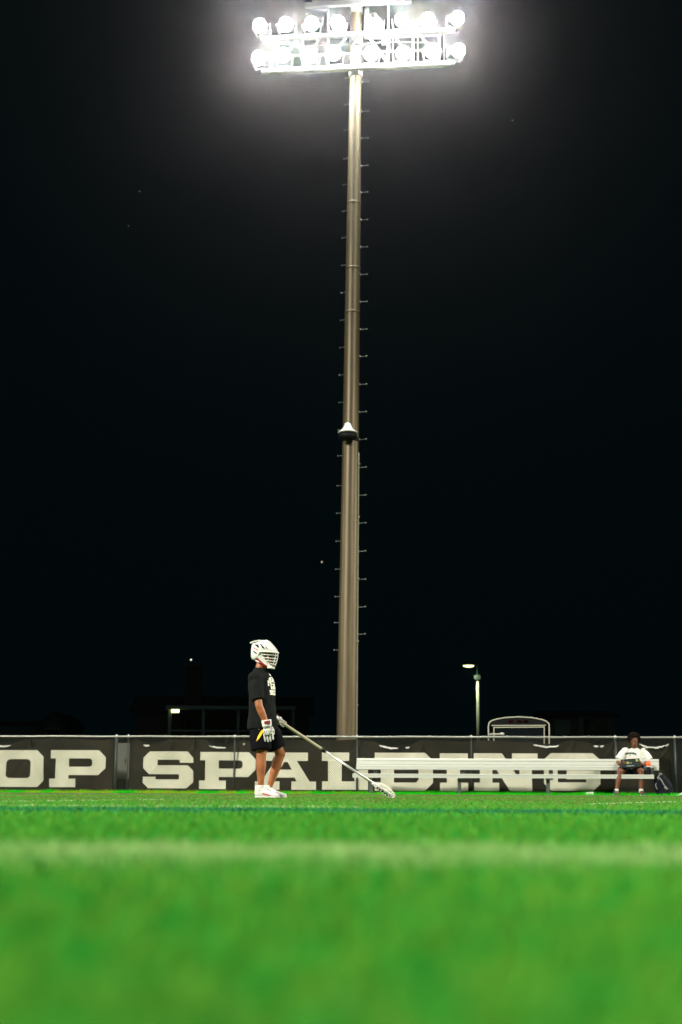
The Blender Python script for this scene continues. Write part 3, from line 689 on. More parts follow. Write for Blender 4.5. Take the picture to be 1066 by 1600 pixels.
# shirt
mb = MB()
sh = [(-.005, .78, .170, .196), (-.004, .86, .168, .198), (-.006, 1.0, .155, .190), (-.010, 1.12, .146, .186), (-.016, 1.24, .143, .195), (-.024, 1.33, .138, .196), (-.032, 1.40, .118, .165), (-.038, 1.45, .092, .118), (-.036, 1.485, .074, .082), (-.034, 1.50, .068, .072)]
mb.tube([tc_(d, z) for d, z, a, b in sh], [(a, b) for d, z, a, b in sh], 22, F)
se = nsh.lerp(nel, .80); mb.tube([nsh + Lf * .03, nsh.lerp(se, .4), se], [.088, .085, .080], 16)
se = fsh.lerp(fel, .80); mb.tube([fsh - Lf * .03, fsh.lerp(se, .4), se], [.088, .085, .080], 16)
mb.ell(nsh, (.082, .082, .070)); mb.ell(fsh, (.082, .082, .070))
def folds(co):
    z = co.z; k = .016 * noise.noise(Vector((co.x * 11, co.y * 11, z * 2.6))) + .008 * noise.noise(Vector((co.x * 20 + z * 6, co.y * 20, z * 9)))
    return k * min(1, max(.3, (1.5 - z) / .3))
shirt = remesh('shirt', mb, .011, M_black, player, 3, folds)
# shorts
mb = MB()
mb.tube([tc_(0, .88), tc_(0, .80), tc_(.0, .72)], [(.115, .15), (.130, .165), (.142, .178)], 20, F)
hemn = P(408, 1172, -.11); hemf = P(434, 1170, .12)
mb.tube([tc_(-.02, .84) - Lf * .06, nhip.lerp(hemn, .55), hemn], [(.10, .09), (.128, .112), (.118, .115)], 18, F)
mb.tube([tc_(.02, .84) + Lf * .06, fhip.lerp(hemf, .55) , hemf], [(.10, .09), (.120, .112), (.108, .112)], 18, F)
shorts = remesh('shorts', mb, .010, M_shorts, player, 3, lambda co: .010 * noise.noise(Vector((co.x * 13, co.y * 13, co.z * 4))))
def bvh_of(o):
    org = ORG[o.name]; return BVHTree.FromPolygons([v.co + org for v in o.data.vertices], [tuple(p.vertices) for p in o.data.polygons])
def patch(name, polys, target, direction, m, parent, off=.004, step=.012):
    """flat print: polygons (lists of world points) cut small and laid on the target's surface along a direction"""
    tree = bvh_of(target) if not isinstance(target, BVHTree) else target; D = Vector(direction).normalized(); bm = bmesh.new()
    for poly in polys:
        f = bm.faces.new([bm.verts.new(p) for p in poly])
    bmesh.ops.triangulate(bm, faces=bm.faces[:])
    for _ in range(6):
        lg = [e for e in bm.edges if e.calc_length() > step * 1.8]
        if not lg: break
        bmesh.ops.subdivide_edges(bm, edges=lg, cuts=1); bmesh.ops.triangulate(bm, faces=bm.faces[:])
    dead = []
    for v in bm.verts:
        h = tree.ray_cast(v.co - D * .6, D)
        if h[0] is None: dead.append(v)
        else: v.co = h[0] - D * off
    bmesh.ops.delete(bm, geom=dead, context='VERTS')
    me = bpy.data.meshes.new(name); bm.to_mesh(me); bm.free()
    return link(name, me, m, parent, True)
Y1 = PY - .5
def Q(px, py): return at_y(px, py, Y1 + .3)
# chest print: an arched row, a block and a lower row of letters
CR = (-F + Lf * .55 + Vector((0, 0, 0))).normalized()
def cp(a, z): return tc_(0, z) + F * .5 - Lf * a * 1.0
def chest_row(z0, hgt, a0, a1, n, arch, seed):
    rr = random.Random(seed); out = []; wd_ = (a1 - a0) / n
    for i in range(n):
        l = a0 + wd_ * (i + .08); r_ = a0 + wd_ * (i + .92); am = (i + .5) / n * 2 - 1; zz_ = z0 + arch * (1 - am * am)
        q = lambda x0, x1, y0, y1: [cp(l + (r_ - l) * x0, zz_ + hgt * y0), cp(l + (r_ - l) * x1, zz_ + hgt * y0), cp(l + (r_ - l) * x1, zz_ + hgt * y1), cp(l + (r_ - l) * x0, zz_ + hgt * y1)]
        c_ = rr.uniform(.3, .6); e_ = rr.uniform(.25, .7)     # block glyphs too small to read: a slab with one nick each
        out += [q(0, c_, 0, 1), q(c_, 1, 0, e_ - .1), q(c_, 1, e_ + .1, 1)] if i % 2 else [q(0, 1, 0, e_ - .1), q(0, 1, e_ + .08, 1), q(c_, 1, e_ - .1, e_ + .08)]
    return out
st = bvh_of(shirt)
patch('chest_print', chest_row(1.265, .062, -.100, .100, 7, .065, 3) + chest_row(1.245, .068, -.055, .055, 3, .0, 5) + chest_row(1.180, .056, -.078, .078, 4, 0, 8), st, -F, M_inkwhite, shirt, .005)
patch('collar_mark', [[cp(-.012, 1.405), cp(.012, 1.405), cp(.012, 1.43), cp(-.012, 1.43)]], st, -F, M_inkwhite, shirt, .005)
patch('yellow_slash', [[Q(411, 1138), Q(412.5, 1139.5), Q(411, 1145), Q(406, 1153), Q(400.6, 1158.5), Q(403, 1151), Q(407, 1143.5)]], shorts, (0, 1, 0), M_yellow, shorts, .006)
patch('logo_dot', [[Q(404, 1138), Q(406, 1138), Q(406, 1140), Q(404, 1140)]], shorts, (0, 1, 0), M_inkwhite, shorts, .006)
# shoes
def shoe(heel, toe, parent, ln=.29):
    d = (toe - heel); d.z = 0; d.normalize(); sd = Vector((-d.y, d.x, 0)); h0 = Vector((heel.x, heel.y, 0)); k = ln / .29
    st_ = [(0, .032, .030, .105), (.025, .040, .012, .128), (.07, .042, .012, .132), (.11, .043, .012, .122), (.15, .045, .012, .102), (.20, .047, .012, .074), (.25, .042, .014, .060), (.28, .028, .02, .050), (.292, .012, .026, .042)]
    mb = MB(); n_ = 12
    for t, w_, lo, hi in st_:
        for j in range(n_):
            q = 2 * math.pi * j / n_; cx, cz = math.cos(q), math.sin(q); pw = .7
            xx = w_ * math.copysign(abs(cx) ** pw, cx) * (1 if cz < .2 else 1 - .35 * cz); zz_ = (lo + hi) / 2 + (hi - lo) / 2 * math.copysign(abs(cz) ** pw, cz)
            mb.v.append(tuple(h0 + d * t * k + sd * xx + UP * zz_))
    m_ = len(st_)
    for i in range(m_ - 1):
        for j in range(n_): mb.f.append((i * n_ + j, i * n_ + (j + 1) % n_, (i + 1) * n_ + (j + 1) % n_, (i + 1) * n_ + j))
    mb.f.append(tuple(range(n_))); mb.f.append(tuple((m_ - 1) * n_ + j for j in range(n_)))
    mb.tube([h0 + d * .055 + UP * .085, h0 + d * .050 + UP * .146], [(.056, .046), (.055, .046)], 14, d)
    s = remesh('shoe', mb, .006, M_shoe, parent, 2)
    mb = MB(); pts = []
    for t, w_ in ((0.003, .024), (.04, .038), (.10, .040), (.16, .046), (.21, .049), (.26, .042), (.288, .022)): pts.append((t, w_))
    lp = [h0 + d * t * k + sd * w_ for t, w_ in pts] + [h0 + d * t * k - sd * w_ for t, w_ in reversed(pts)]
    mb.plate([p_ + UP * .017 for p_ in lp], UP, .016)
    for t in (.04, .09, .18, .24):
        for q in (-1, 1): mb.lathe([(.009, 0), (.006, .012)], 6, Matrix.Translation(h0 + d * t * k + sd * q * .025 + UP * -.001))
    obj('sole', mb, M_sole, s)
    mb = MB()
    for t in (.10, .125, .15, .175): mb.beam(h0 + d * t * k + sd * .024 + UP * (.134 - (t - .08) * .5), h0 + d * t * k - sd * .024 + UP * (.134 - (t - .08) * .5), .008, .006)
    obj('lace', mb, M_piping, s)
    mb = MB(); mb.beam(h0 + d * .10 * k - sd * .046 + UP * .055, h0 + d * .19 * k - sd * .052 + UP * .035, .004, .012); obj('side_stripe', mb, M_orangered if parent is player else M_inkwhite, s)
    return s
shoe(P(399, 1245, -.09), P(432, 1245, -.16), player); shoe(P(411, 1245, .15), P(443, 1245, .07), player)
# gloves
def glove(wr, down, back, side, parent, curl=0.0, target=None):
    down = down.normalized(); back = (back - down * back.dot(down)).normalized(); side = down.cross(back).normalized() * (1 if down.cross(back).dot(side) > 0 else -1)
    mb = MB(); mb.tube([wr - down * .045, wr + down * .03], [(.050, .060), (.046, .054)], 14, back)
    mb.tube([wr + down * .03, wr + down * .075, wr + down * .125], [(.028, .044), (.030, .054), (.024, .052)], 14, back)
    fl = (.082, .094, .090, .076)
    for i in range(4):
        off = (i - 1.5) * .0315; b = wr + down * .115 + side * off; t = b; path = [b]; dd = down.copy()
        for k in range(3):
            ang = curl * (k + .6); dd = (down * math.cos(ang) - back * math.sin(ang)).normalized(); t = t + dd * fl[3 - i if False else i] / 3; path.append(t)
        mb.tube(path, [.0118, .0115, .0110, .0090], 8)
    b = wr + down * .045 + side * .045; mb.tube([b, b + down * .04 + side * .018, b + down * .085 + side * .014 - back * .02 * (1 + curl)], [.017, .015, .011], 8)
    g = remesh('glove', mb, .004, M_glove, parent, 1)
    mb = MB(); mb.box(wr + back * .043 + side * .022 - down * .012, (.045, .016, .038), Matrix((side, back, down)).transposed().to_4x4()); obj('cuff_pad', mb, M_glovered, g)
    mb = MB()
    for i in range(4):
        mb.box(wr + down * .10 + side * (i - 1.5) * .027 + back * .026, (.004, .006, .05), Matrix((side, back, down)).transposed().to_4x4())
    mb.box(wr + down * .045 + back * .030, (.085, .006, .006), Matrix((side, back, down)).transposed().to_4x4()); obj('stitching', mb, M_piping, g)
    mb = MB(); mb.box(wr + back * .046 - side * .012 - down * .015, (.02, .01, .03), Matrix((side, back, down)).transposed().to_4x4()); obj('cuff_mark', mb, M_glovered, g)
    return g
glove(nwr + Vector((.012, -.005, -.015)), Vector((.16, .02, -1)), Vector((-.05, -1, 0)), Vector((1, 0, 0)), player, .12)
# stick hand: fingers wrap the shaft
tip = P(613, 1242.5, -.02); tip.z = .035
sdir = (tip - grip).normalized()
bk = Vector((-.2, .1, 1)); bk = (bk - sdir * bk.dot(sdir)).normalized(); across = sdir.cross(bk).normalized()
mb = MB(); mb.tube([fwr + Vector((-.03, 0, .01)), fwr + Vector((.03, 0, -.01))], [(.050, .055), (.045, .05)], 14, bk)
mb.tube([fwr + Vector((.03, 0, -.01)), grip - sdir * .0 + bk * .036 - sdir * .03], [(.028, .046), (.024, .046)], 12, bk)
for i in range(4):
    c0 = grip + sdir * (-.042 + .0275 * i) ; path = []
    for k in range(7):
        q = R(95 - 38 * k); path.append(c0 + bk * math.sin(q) * .030 - across * math.cos(q) * .030)
    mb.tube(path, [.0125] * 6 + [.010], 8)
path = []
for k in range(5):
    q = R(80 + 36 * k); path.append(grip - sdir * (.055 - .012 * k) + bk * math.sin(q) * .031 - across * math.cos(q) * .031)
mb.tube(path, [.016, .015, .014, .013, .010], 8)
g2 = remesh('glove', mb, .005, M_glove, player, 1)
mb = MB(); mb.box(fwr + bk * .05, (.05, .05, .014)); obj('cuff_pad', mb, M_glovered, g2)

# helmet
hc = P(413.5, 1022.2)
def hp(f, l, u): return hc + HF * f + HL * l + UP * u
stations = [(-.160, .10, .00, .026), (-.154, .128, -.03, .062), (-.132, .146, -.058, .086), (-.095, .152, -.075, .102), (-.05, .158, -.055, .112), (-.01, .163, .012, .118), (.03, .162, .026, .117), (.065, .145, .028, .111), (.10, .112, .028, .099), (.135, .074, .028, .078), (.158, .046, .026, .050), (.166, .034, .024, .025)]
mb = MB(); na = 25
for f, tp, bt, w_ in stations:
    for j in range(na):
        a_ = math.pi * (j / (na - 1) - .5); sn, cs = math.sin(a_), math.cos(a_)
        ridge = .006 * math.exp(-(a_ / .18) ** 2) - .006 * math.exp(-((abs(a_) - .55) / .12) ** 2)
        mb.v.append(tuple(hp(f * .96, w_ * math.copysign(abs(sn) ** .75, sn), bt + (tp - bt) * abs(cs) ** .75 + ridge * (f > -.1))))
for i in range(len(stations) - 1):
    for j in range(na - 1): mb.f.append((i * na + j, i * na + j + 1, (i + 1) * na + j + 1, (i + 1) * na + j))
helmet = obj('helmet', mb, M_helmet, player, True)
so = helmet.modifiers.new('thickness', 'SOLIDIFY'); so.thickness = .007; so.offset = -1
ht = BVHTree.FromPolygons([v.co + ORG[helmet.name] for v in helmet.data.vertices], [tuple(p.vertices) for p in helmet.data.polygons])
# rear spoiler lip and visor
mb = MB(); mb.plate([hp(-.166, -.05, .134), hp(-.166, .05, .134), hp(-.10, .07, .150), hp(-.04, .05, .160), hp(-.04, -.05, .160), hp(-.10, -.07, .150)], Vector((-.2, 0, 1)).normalized(), .014); obj('rear_lip', mb, M_helmet, helmet)
mb = MB(); vis = [(-.02, .119, .035), (.05, .115, .034), (.10, .102, .030), (.14, .075, .028), (.168, .030, .026)]
top_ = [hp(f, -l, u) for f, l, u in vis] + [hp(f, l, u) for f, l, u in reversed(vis)]
low_ = [hp(f + .006, -l - .002, u - .022) for f, l, u in vis] + [hp(f + .006, l + .002, u - .022) for f, l, u in reversed(vis)]
k = len(top_)
for i in range(k): mb.v += [tuple(top_[i]), tuple(low_[i])]
for i in range(k - 1): mb.f.append((2 * i, 2 * i + 2, 2 * i + 3, 2 * i + 1))
v_ = obj('visor', mb, M_helmet, helmet, True); so = v_.modifiers.new('t', 'SOLIDIFY'); so.thickness = .008
def jaw(name, pts, m, inset, th):
    for s in (-1, 1):
        mb = MB(); vs = []
        for f, u in pts:
            l = max(.030, .114 - max(0, f + .02) * .62 - max(0, -.05 - f) * .62) - inset; vs.append(hp(f, s * l, u))
        k = len(vs); mid = [p_ - HL * s * th for p_ in vs]
        mb.add(vs + mid, [tuple(range(k)), tuple(reversed(range(k, 2 * k)))] + [(i, i + k, (i + 1) % k + k, (i + 1) % k) for i in range(k)])
        obj(name, mb, m, helmet)
jaw('jaw_guard', [(-.145, .05), (-.10, .045), (-.035, -.005), (-.02, .02), (.0, .01), (.045, -.075), (.115, -.148), (.125, -.163), (.085, -.163), (.03, -.118), (-.045, -.045), (-.115, -.01), (-.15, .005)], M_helmet, 0, .010)
jaw('ear_guard', [(-.120, -.006), (-.045, -.052), (.028, -.122), (.060, -.150), (.035, -.150), (-.02, -.105), (-.085, -.060)], M_red, .004, .012)
jaw('lower_rim', [(-.150, -.015), (-.115, -.038), (-.06, -.075), (-.02, -.098), (-.022, -.108), (-.07, -.088), (-.13, -.050), (-.155, -.03)], M_helmet, .002, .010)
jaw('inner_pad', [(.03, -.09), (.10, -.118), (.112, -.15), (.06, -.15)], M_red, .016, .01)
mb = MB()
for uu, f0, ff in ((-.022, .0, .165), (-.058, .025, .160), (-.092, .050, .152), (-.125, .078, .142)):
    l0 = max(.032, .112 - (f0 + .02) * .62)
    mb.tube([hp(f0, -l0, uu + .012), hp(f0 + (ff - f0) * .55, -l0 * .86, uu + .004), hp(ff - .012, -.035, uu), hp(ff, 0, uu), hp(ff - .012, .035, uu), hp(f0 + (ff - f0) * .55, l0 * .86, uu + .004), hp(f0, l0, uu + .012)], .0055, 7)
for l in (-.036, .036): mb.tube([hp(.152, l, .02), hp(.155, l, -.03), hp(.142, l, -.09), hp(.122, l * .8, -.150)], .005, 7)
for l in (-1, 1): mb.tube([hp(.065, l * .085, .02), hp(.075, l * .078, -.03), hp(.085, l * .065, -.115)], .005, 7)
mb.tube([hp(.166, 0, .02), hp(.168, 0, -.03), hp(.150, 0, -.1), hp(.128, 0, -.155)], .0055, 7)
obj('face_mask', mb, M_helmet, helmet, True)
mb = MB(); mb.tube([hp(.06, -.05, -.160), hp(.105, -.042, -.165), hp(.124, 0, -.167), hp(.105, .042, -.165), hp(.06, .05, -.160)], [(.012, .010)] * 5, 8, UP); obj('chin_bar', mb, M_helmet, helmet, True)
DV = (HL * 1 + UP * -.55).normalized()
def hq(f, u): return hp(f, -.3, u + .10)
def vent(pts): patch('vent', [[hp(f, -.118, u) - DV * .2 for f, u in pts]], ht, DV, M_dark, helmet, .011)
vent([(-.095, .126), (-.045, .120), (-.024, .066), (-.048, .078)]); vent([(-.016, .118), (.012, .104), (.048, .054), (.020, .056)]); vent([(.052, .085), (.066, .078), (.085, .052), (.074, .052)])
for pts in ([(-.110, .052), (-.066, .020), (-.046, -.010), (-.090, .018)], ): vent([(f, u - .0) for f, u in pts])
rr = random.Random(4); pl = []
for i in range(6):
    f0 = -.115 + i * .013; u0 = .085 - i * .009 + rr.uniform(-.003, .003); pl.append([hp(f0, -.118, u0) - DV * .2, hp(f0 + .009, -.118, u0 - .006) - DV * .2, hp(f0 + .009, -.118, u0 + .013) - DV * .2, hp(f0 + .002, -.118, u0 + .017) - DV * .2])
patch('sticker', pl, ht, DV, M_orangered, helmet, .011)

# lacrosse stick
s0 = grip - sdir * .28
ferr = P(503, 1172, .14); tl = (ferr - grip).dot(sdir)
stick = thing('lacrosse_stick', tip, 'long lacrosse stick with taped white shaft, its white head resting on the turf', 'lacrosse stick')
hd = tip - sdir * .24
mb = MB(); mb.tube([s0, s0 + sdir * .01, grip + sdir * tl], [.017, .019, .0185], 8); obj('taped_grip', mb, M_tape, stick, True)
mb = MB(); mb.tube([grip + sdir * (tl - .01), grip + sdir * (tl + .045)], .0225, 10); obj('grip_ring', mb, M_dark, stick, True)
mb = MB(); mb.tube([grip + sdir * (tl + .04), hd + sdir * .03], .0145, 8); obj('shaft', mb, M_shaft, stick, True)
mb = MB(); mb.ell(s0, .024, nu=10, nv=6); obj('butt_end', mb, M_dark, stick, True)
# head: frame with two sidewalls, scoop; open side turned mostly towards the ground/camera
hn = Vector((0, -1, 0)); hn = (hn - sdir * hn.dot(sdir)).normalized(); hu = hn.cross(sdir).normalized()
if hu.z < 0: hu = -hu
hw = (hn * .93 + hu * -.37).normalized(); hd2 = sdir.cross(hw).normalized()      # width axis, depth axis
prof = [(0, .013), (.04, .021), (.09, .031), (.15, .042), (.205, .050), (.24, .047), (.262, .032), (.272, .012)]
M_headplastic = mat('stick_head_plastic', (.50, .51, .49), .4, var=.1)
for s in (-1, 1):
    mb = MB(); pts = [hd + sdir * t * .98 + hw * s * w_ for t, w_ in prof]
    for rail in (-.024, .022):
        mb.tube([p_ + hd2 * (rail * min(1, .35 + i * .22) * (1 if i < 6 else .55)) for i, p_ in enumerate(pts)], .0062, 7)
    for i in range(1, 6):
        mb.tube([pts[i] + hd2 * -.022, pts[i].lerp(pts[i + 1], .3) + hd2 * .020], .0058, 6)
    mb.plate([pts[0] + hd2 * .02, pts[1] + hd2 * .024, pts[2] + hd2 * .024, pts[2] - hd2 * .026, pts[1] - hd2 * .026, pts[0] - hd2 * .02], hw, .006)
    obj('sidewall', mb, M_headplastic, stick, True)
mb = MB(); mb.tube([hd - sdir * .035, hd + sdir * .02], [.019, .022], 10); obj('throat', mb, M_helmet, stick, True)
mb = MB()
mb.tube([hd + sdir * .262 + hw * q * .048 for q in (-1, -.5, 0, .5, 1)], .009, 8); obj('scoop', mb, M_helmet, stick, True)
mb = MB()                                        # strung pocket hanging behind the frame
def pk(t, q): 
    w_ = np.interp(t, [p_[0] for p_ in prof], [p_[1] for p_ in prof]); sgx = 1 - q * q
    return hd + sdir * t * .98 + hw * q * w_ + hd2 * (-.02 - .045 * sgx * math.sin(math.pi * min(1, t / .26)))
for i in range(9):
    t = .03 + .225 * i / 8; mb.tube([pk(t, q) for q in (-1, -.5, 0, .5, 1)], .0025, 5)
for q in (-.8, -.4, 0, .4, .8): mb.tube([pk(.03 + .225 * i / 6, q) for i in range(7)], .0025, 5)
obj('pocket_netting', mb, M_inkwhite, stick, True)
mb = MB()
for i in range(5):
    c_ = hd + sdir * (.055 + .036 * i) + hw * (.048 + .006 * i); mb.box(c_ + hw * .006, (.008, .018, .018), Matrix((hw, sdir, hd2)).transposed().to_4x4())
obj('sidewall_mark', mb, M_dark, stick)

# ------------------------------------------------------------------ seated person
SY = 29.62
def B(px, py, dy=0.0): return at_y(px, py, SY + dy)
sc_ = B(990, 1240)
sit = thing('person', (sc_.x, SY, 0), 'person with dark curly hair in white tee sitting on the bench holding a dark board', 'person')
hipc = B(990.5, 1205, .18); hipc.z = zs_top + .10
sf = Vector((.05, -1, 0)).normalized(); sl = Vector((1, .05, 0))
chest = B(991, 1183, .20); neckb = B(991.5, 1169, .17); hd_c = B(991, 1158.5, .12)
mb = MB()
mb.tube([hipc - UP * .08, hipc, hipc.lerp(chest, .5), chest, chest.lerp(neckb, .6), neckb + UP * .0], [(.12, .17), (.13, .18), (.12, .16), (.125, .175), (.09, .16), (.055, .058)], 18, sf)
mb.tube([neckb - UP * .03, hd_c - UP * .03], [.060, .056], 12)
sr = Matrix((sl, -sf, UP)).transposed().to_4x4()
mb.ell(hd_c + UP * .025, (.078, .095, .10), sr); mb.ell(hd_c + sf * .03 - UP * .055, (.056, .055, .062), sr); mb.ell(hd_c + sf * .100 - UP * .015, (.016, .018, .022), sr)
mb.ell(hd_c + sf * .088 + UP * .03, (.055, .014, .012), sr); mb.ell(hd_c + sf * .085 - UP * .065, (.026, .014, .014), sr)
for s in (-1, 1): mb.ell(hd_c + sl * s * .08, (.011, .02, .03), sr)
shl = neckb + sl * -.185 - UP * .055 + Vector((0, .02, 0)); shr = neckb + sl * .185 - UP * .055 + Vector((0, .02, 0))
ell_ = B(965, 1190, .12); wl = B(968.5, 1193.5, -.12); elr = B(1016.5, 1191, .12); wrr = B(1004.5, 1194.5, -.13)
for a_, b_, c_ in ((shl, ell_, wl), (shr, elr, wrr)):
    mb.tube([a_, a_.lerp(b_, .5), b_, b_.lerp(c_, .4), c_], [.066, .056, .048, .046, .034], 12); mb.ell(a_, .07)
# hands gripping the board: palm, four fingers, thumb each
def hand(wr, to, s):
    d = (to - wr).normalized(); sd = UP
    mb.tube([wr, wr + d * .05, wr + d * .09], [(.020, .032), (.017, .042), (.015, .040)], 10, sf)
    for i in range(4):
        b = wr + d * .085 + UP * (i - 1.5) * .021; L = (.07, .08, .076, .06)[i]
        mb.tube([b, b + d * L * .4 - sf * .0, b + d * L * .75 - sf * .02, b + d * L * .9 - sf * .035], [.0095, .009, .0085, .007], 7)
    b = wr + d * .03 + UP * .035; mb.tube([b, b + d * .035 + UP * .02 + sf * .012, b + d * .07 + UP * .015 + sf * .016], [.011, .010, .008], 7)
bc = B(985.5, 1192.5, -.19)                     # board centre
hand(wl, bc + sl * -.14, -1); hand(wrr, bc + sl * .12, 1)
knl = B(969, 1205.5, -.22); knr = B(1002, 1204.5, -.22); anl = B(963.5, 1237, -.28); anr = B(1002, 1237, -.26)
for s, kn, an in ((-1, knl, anl), (1, knr, anr)):
    hp_ = hipc + sl * s * .095 + sf * .02
    mb.tube([hp_, hp_.lerp(kn, .5), kn + sf * -.03, kn, kn.lerp(an, .2), kn.lerp(an, .4), kn.lerp(an, .75), an], [.095, .085, .068, .062, .058, .062, .044, .038], 14)
    mb.ell(kn, .064); mb.tube([an, an + sf * .15 - UP * .05], [.036, .03], 10)
body2 = remesh('body', mb, .0095, M_skin2, sit, 3)
for s in (-1, 1):
    mb = MB(); mb.ell(hd_c + sf * .090 + sl * s * .032 + UP * .012, (.009, .006, .005), sr); e = obj('eye', mb, M_inkwhite, body2, True)
    mb = MB(); mb.ell(hd_c + sf * .098 + sl * s * .032 + UP * .012, (.005, .004, .006), sr); obj('pupil', mb, M_dark, body2, True)
mb = MB(); mb.ell(hd_c + sf * .094 - UP * .052, (.026, .008, .007), sr); obj('mouth', mb, mat('lip_dark', (.12, .04, .035), .5), body2, True)
# hair: a mass of small curls
mb = MB(); rr = random.Random(9)
mb.ell(hd_c + UP * .062 - sf * .022, (.108, .108, .090), sr)
for i in range(650):
    th_ = math.acos(rr.uniform(-.55, 1)); ph = rr.uniform(0, 2 * math.pi); dv = Vector((math.sin(th_) * math.cos(ph), math.sin(th_) * math.sin(ph), math.cos(th_)))
    dw = sl * dv.x - sf * dv.y * 1.0 + UP * dv.z
    if dw.dot(sf) > .45 and dv.z < .42: continue
    mb.ell(hd_c + UP * .052 - sf * .018 + Vector((dw.x * .118, dw.y * .118, dw.z * .118)) * rr.uniform(.88, 1.12), rr.uniform(.008, .017), nu=6, nv=4)
obj('hair', mb, M_hair, sit, True)
# tee
mb = MB()
mb.tube([hipc - UP * .04 + sf * .02, hipc + UP * .06, hipc.lerp(chest, .55), chest, chest.lerp(neckb, .55), neckb - UP * .022, neckb - UP * .002], [(.165, .225), (.165, .222), (.152, .212), (.150, .218), (.112, .195), (.078, .105), (.07, .075)], 22, sf)
for a_, b_ in ((shl, ell_), (shr, elr)):
    e_ = a_.lerp(b_, .84); mb.tube([a_ + (neckb - a_) * .2, a_.lerp(e_, .35), e_], [.080, .084, .090], 16); mb.ell(a_, (.078, .08, .070))
tee = remesh('shirt', mb, .011, M_cotton, sit, 3, lambda co: .012 * noise.noise(Vector((co.x * 10 + co.z * 3, co.y * 10, co.z * 7))) + .006 * noise.noise(co * 22))
tt = bvh_of(tee)
def T(px, py): return at_y(px, py, SY - .3)
arch = []
for i in range(9):
    x0 = 982.5 + i * 2.0; dy_ = 1.4 * ((i - 4) / 4) ** 2; arch.append([T(x0, 1174.6 + dy_), T(x0 + 1.7, 1174.6 + dy_), T(x0 + 1.7, 1177.4 + dy_), T(x0, 1177.4 + dy_)])
arch.append([T(989.3, 1178), T(991, 1178), T(991, 1179.8), T(989.3, 1179.8)])
patch('chest_print', arch, tt, (0, 1, 0), M_greenink, tee, .005, .02)
patch('chest_subprint', [[T(984 + i * 1.9, 1181.6), T(985.3 + i * 1.9, 1181.6), T(985.3 + i * 1.9, 1182.8), T(984 + i * 1.9, 1182.8)] for i in range(6)], tt, (0, 1, 0), M_pinkink, tee, .005, .02)
# shorts, socks, shoes
mb = MB(); mb.tube([hipc - UP * .06, hipc + UP * .04], [(.15, .20), (.15, .195)], 18, sf)
for s, kn in ((-1, knl), (1, knr)):
    hp_ = hipc + sl * s * .095; mb.tube([hp_ - sf * .05, hp_.lerp(kn, .5), hp_.lerp(kn, .80) - UP * .008], [.125, .115, .108], 16); 
mb.ell(hipc + sf * .17 - UP * .05, (.12, .16, .10), sr)
remesh('shorts', mb, .012, M_shorts, sit, 3, lambda co: .01 * noise.noise(co * 12))
for an, hx, tx in ((anl, -.01, -.045), (anr, 0, .02)):
    mb = MB(); mb.tube([an + UP * .055, an + UP * .02, an - UP * .025], [.045, .045, .047], 14); obj('sock', mb, M_cotton, sit, True)
M_shoe_save = M_shoe; M_shoe = mat('shoe_dark', (0.018, 0.022, 0.03), .5, var=.3)
for an, tx in ((anl, -.06), (anr, .03)):
    shoe(Vector((an.x, an.y + .07, 0)), Vector((an.x + tx, an.y - .22, 0)), sit)
M_shoe = M_shoe_save

# board held on the lap
brot = Matrix.Rotation(R(-4), 4, 'Y') @ Matrix.Rotation(R(-24), 4, 'X')
board = thing('dark_board', bc, 'flat black board with olive sticker held by the seated person', 'board')
mb = MB(); mb.box(bc, (.385, .03, .18), brot); pnl = obj('panel', mb, M_board, board)
bx = brot.to_3x3()
def bq(x_, z_, w_, h_, m, name):
    mb = MB(); mb.box(bc + bx @ Vector((x_, -.0165, z_)), (w_, .003, h_), brot); obj(name, mb, m, board)
bq(.135, .05, .05, .055, M_olive, 'sticker'); bq(-.06, .005, .05, .05, M_olive, 'emblem'); bq(.0, .0, .045, .014, M_greymark, 'lettering'); bq(-.02, -.066, .15, .016, M_greymark, 'lettering')
mb = MB(); mb.beam(bc + bx @ Vector((-.193, 0, .092)), bc + bx @ Vector((.193, 0, .092)), .034, .008); obj('rim', mb, M_dark, board)

# bottles on the seat
def on_seat(px, out): u_ = bu(px, 1212, out); return bpt(u_, zs_top, out)
p_ = on_seat(1014, .22)
bt = thing('water_bottle', p_, 'black water bottle with bright orange lid standing on the bench seat', 'bottle')
mb = MB(); mb.lathe([(.04, 0), (.043, .01), (.043, .15), (.038, .175), (.03, .18)], 18, Matrix.Translation(p_)); obj('flask', mb, M_dark, bt, True)
mb = MB(); mb.lathe([(.046, .176), (.048, .185), (.048, .225), (.040, .245), (.022, .25), (.016, .262)], 18, Matrix.Translation(p_)); lid = obj('lid', mb, M_orange, bt, True)
mb = MB(); mb.tube([p_ + Vector((-.03, 0, .245)), p_ + Vector((-.015, 0, .272)), p_ + Vector((.015, 0, .272)), p_ + Vector((.03, 0, .245))], .006, 6); obj('loop', mb, M_orange, lid, True)
mb = MB(); mb.lathe([(.0445, .155), (.0445, .17)], 18, Matrix.Translation(p_)); obj('band', mb, M_white, bt, True)
p_ = on_seat(1008.3, .16)
b3 = thing('drink_bottle', p_, 'teal grey drink bottle beside the orange-lidded bottle on the bench', 'bottle')
mb = MB(); mb.lathe([(.030, 0), (.034, .008), (.034, .13), (.026, .165), (.014, .18), (.014, .19)], 16, Matrix.Translation(p_)); obj('flask', mb, M_teal, b3, True)
mb = MB(); mb.lathe([(.017, .188), (.017, .21), (.012, .214)], 14, Matrix.Translation(p_)); obj('cap', mb, M_dark, b3, True)
p_ = on_seat(1020, .27)
b4 = thing('small_cup', p_, 'small grey cup at the far right end of the bench seat', 'cup')
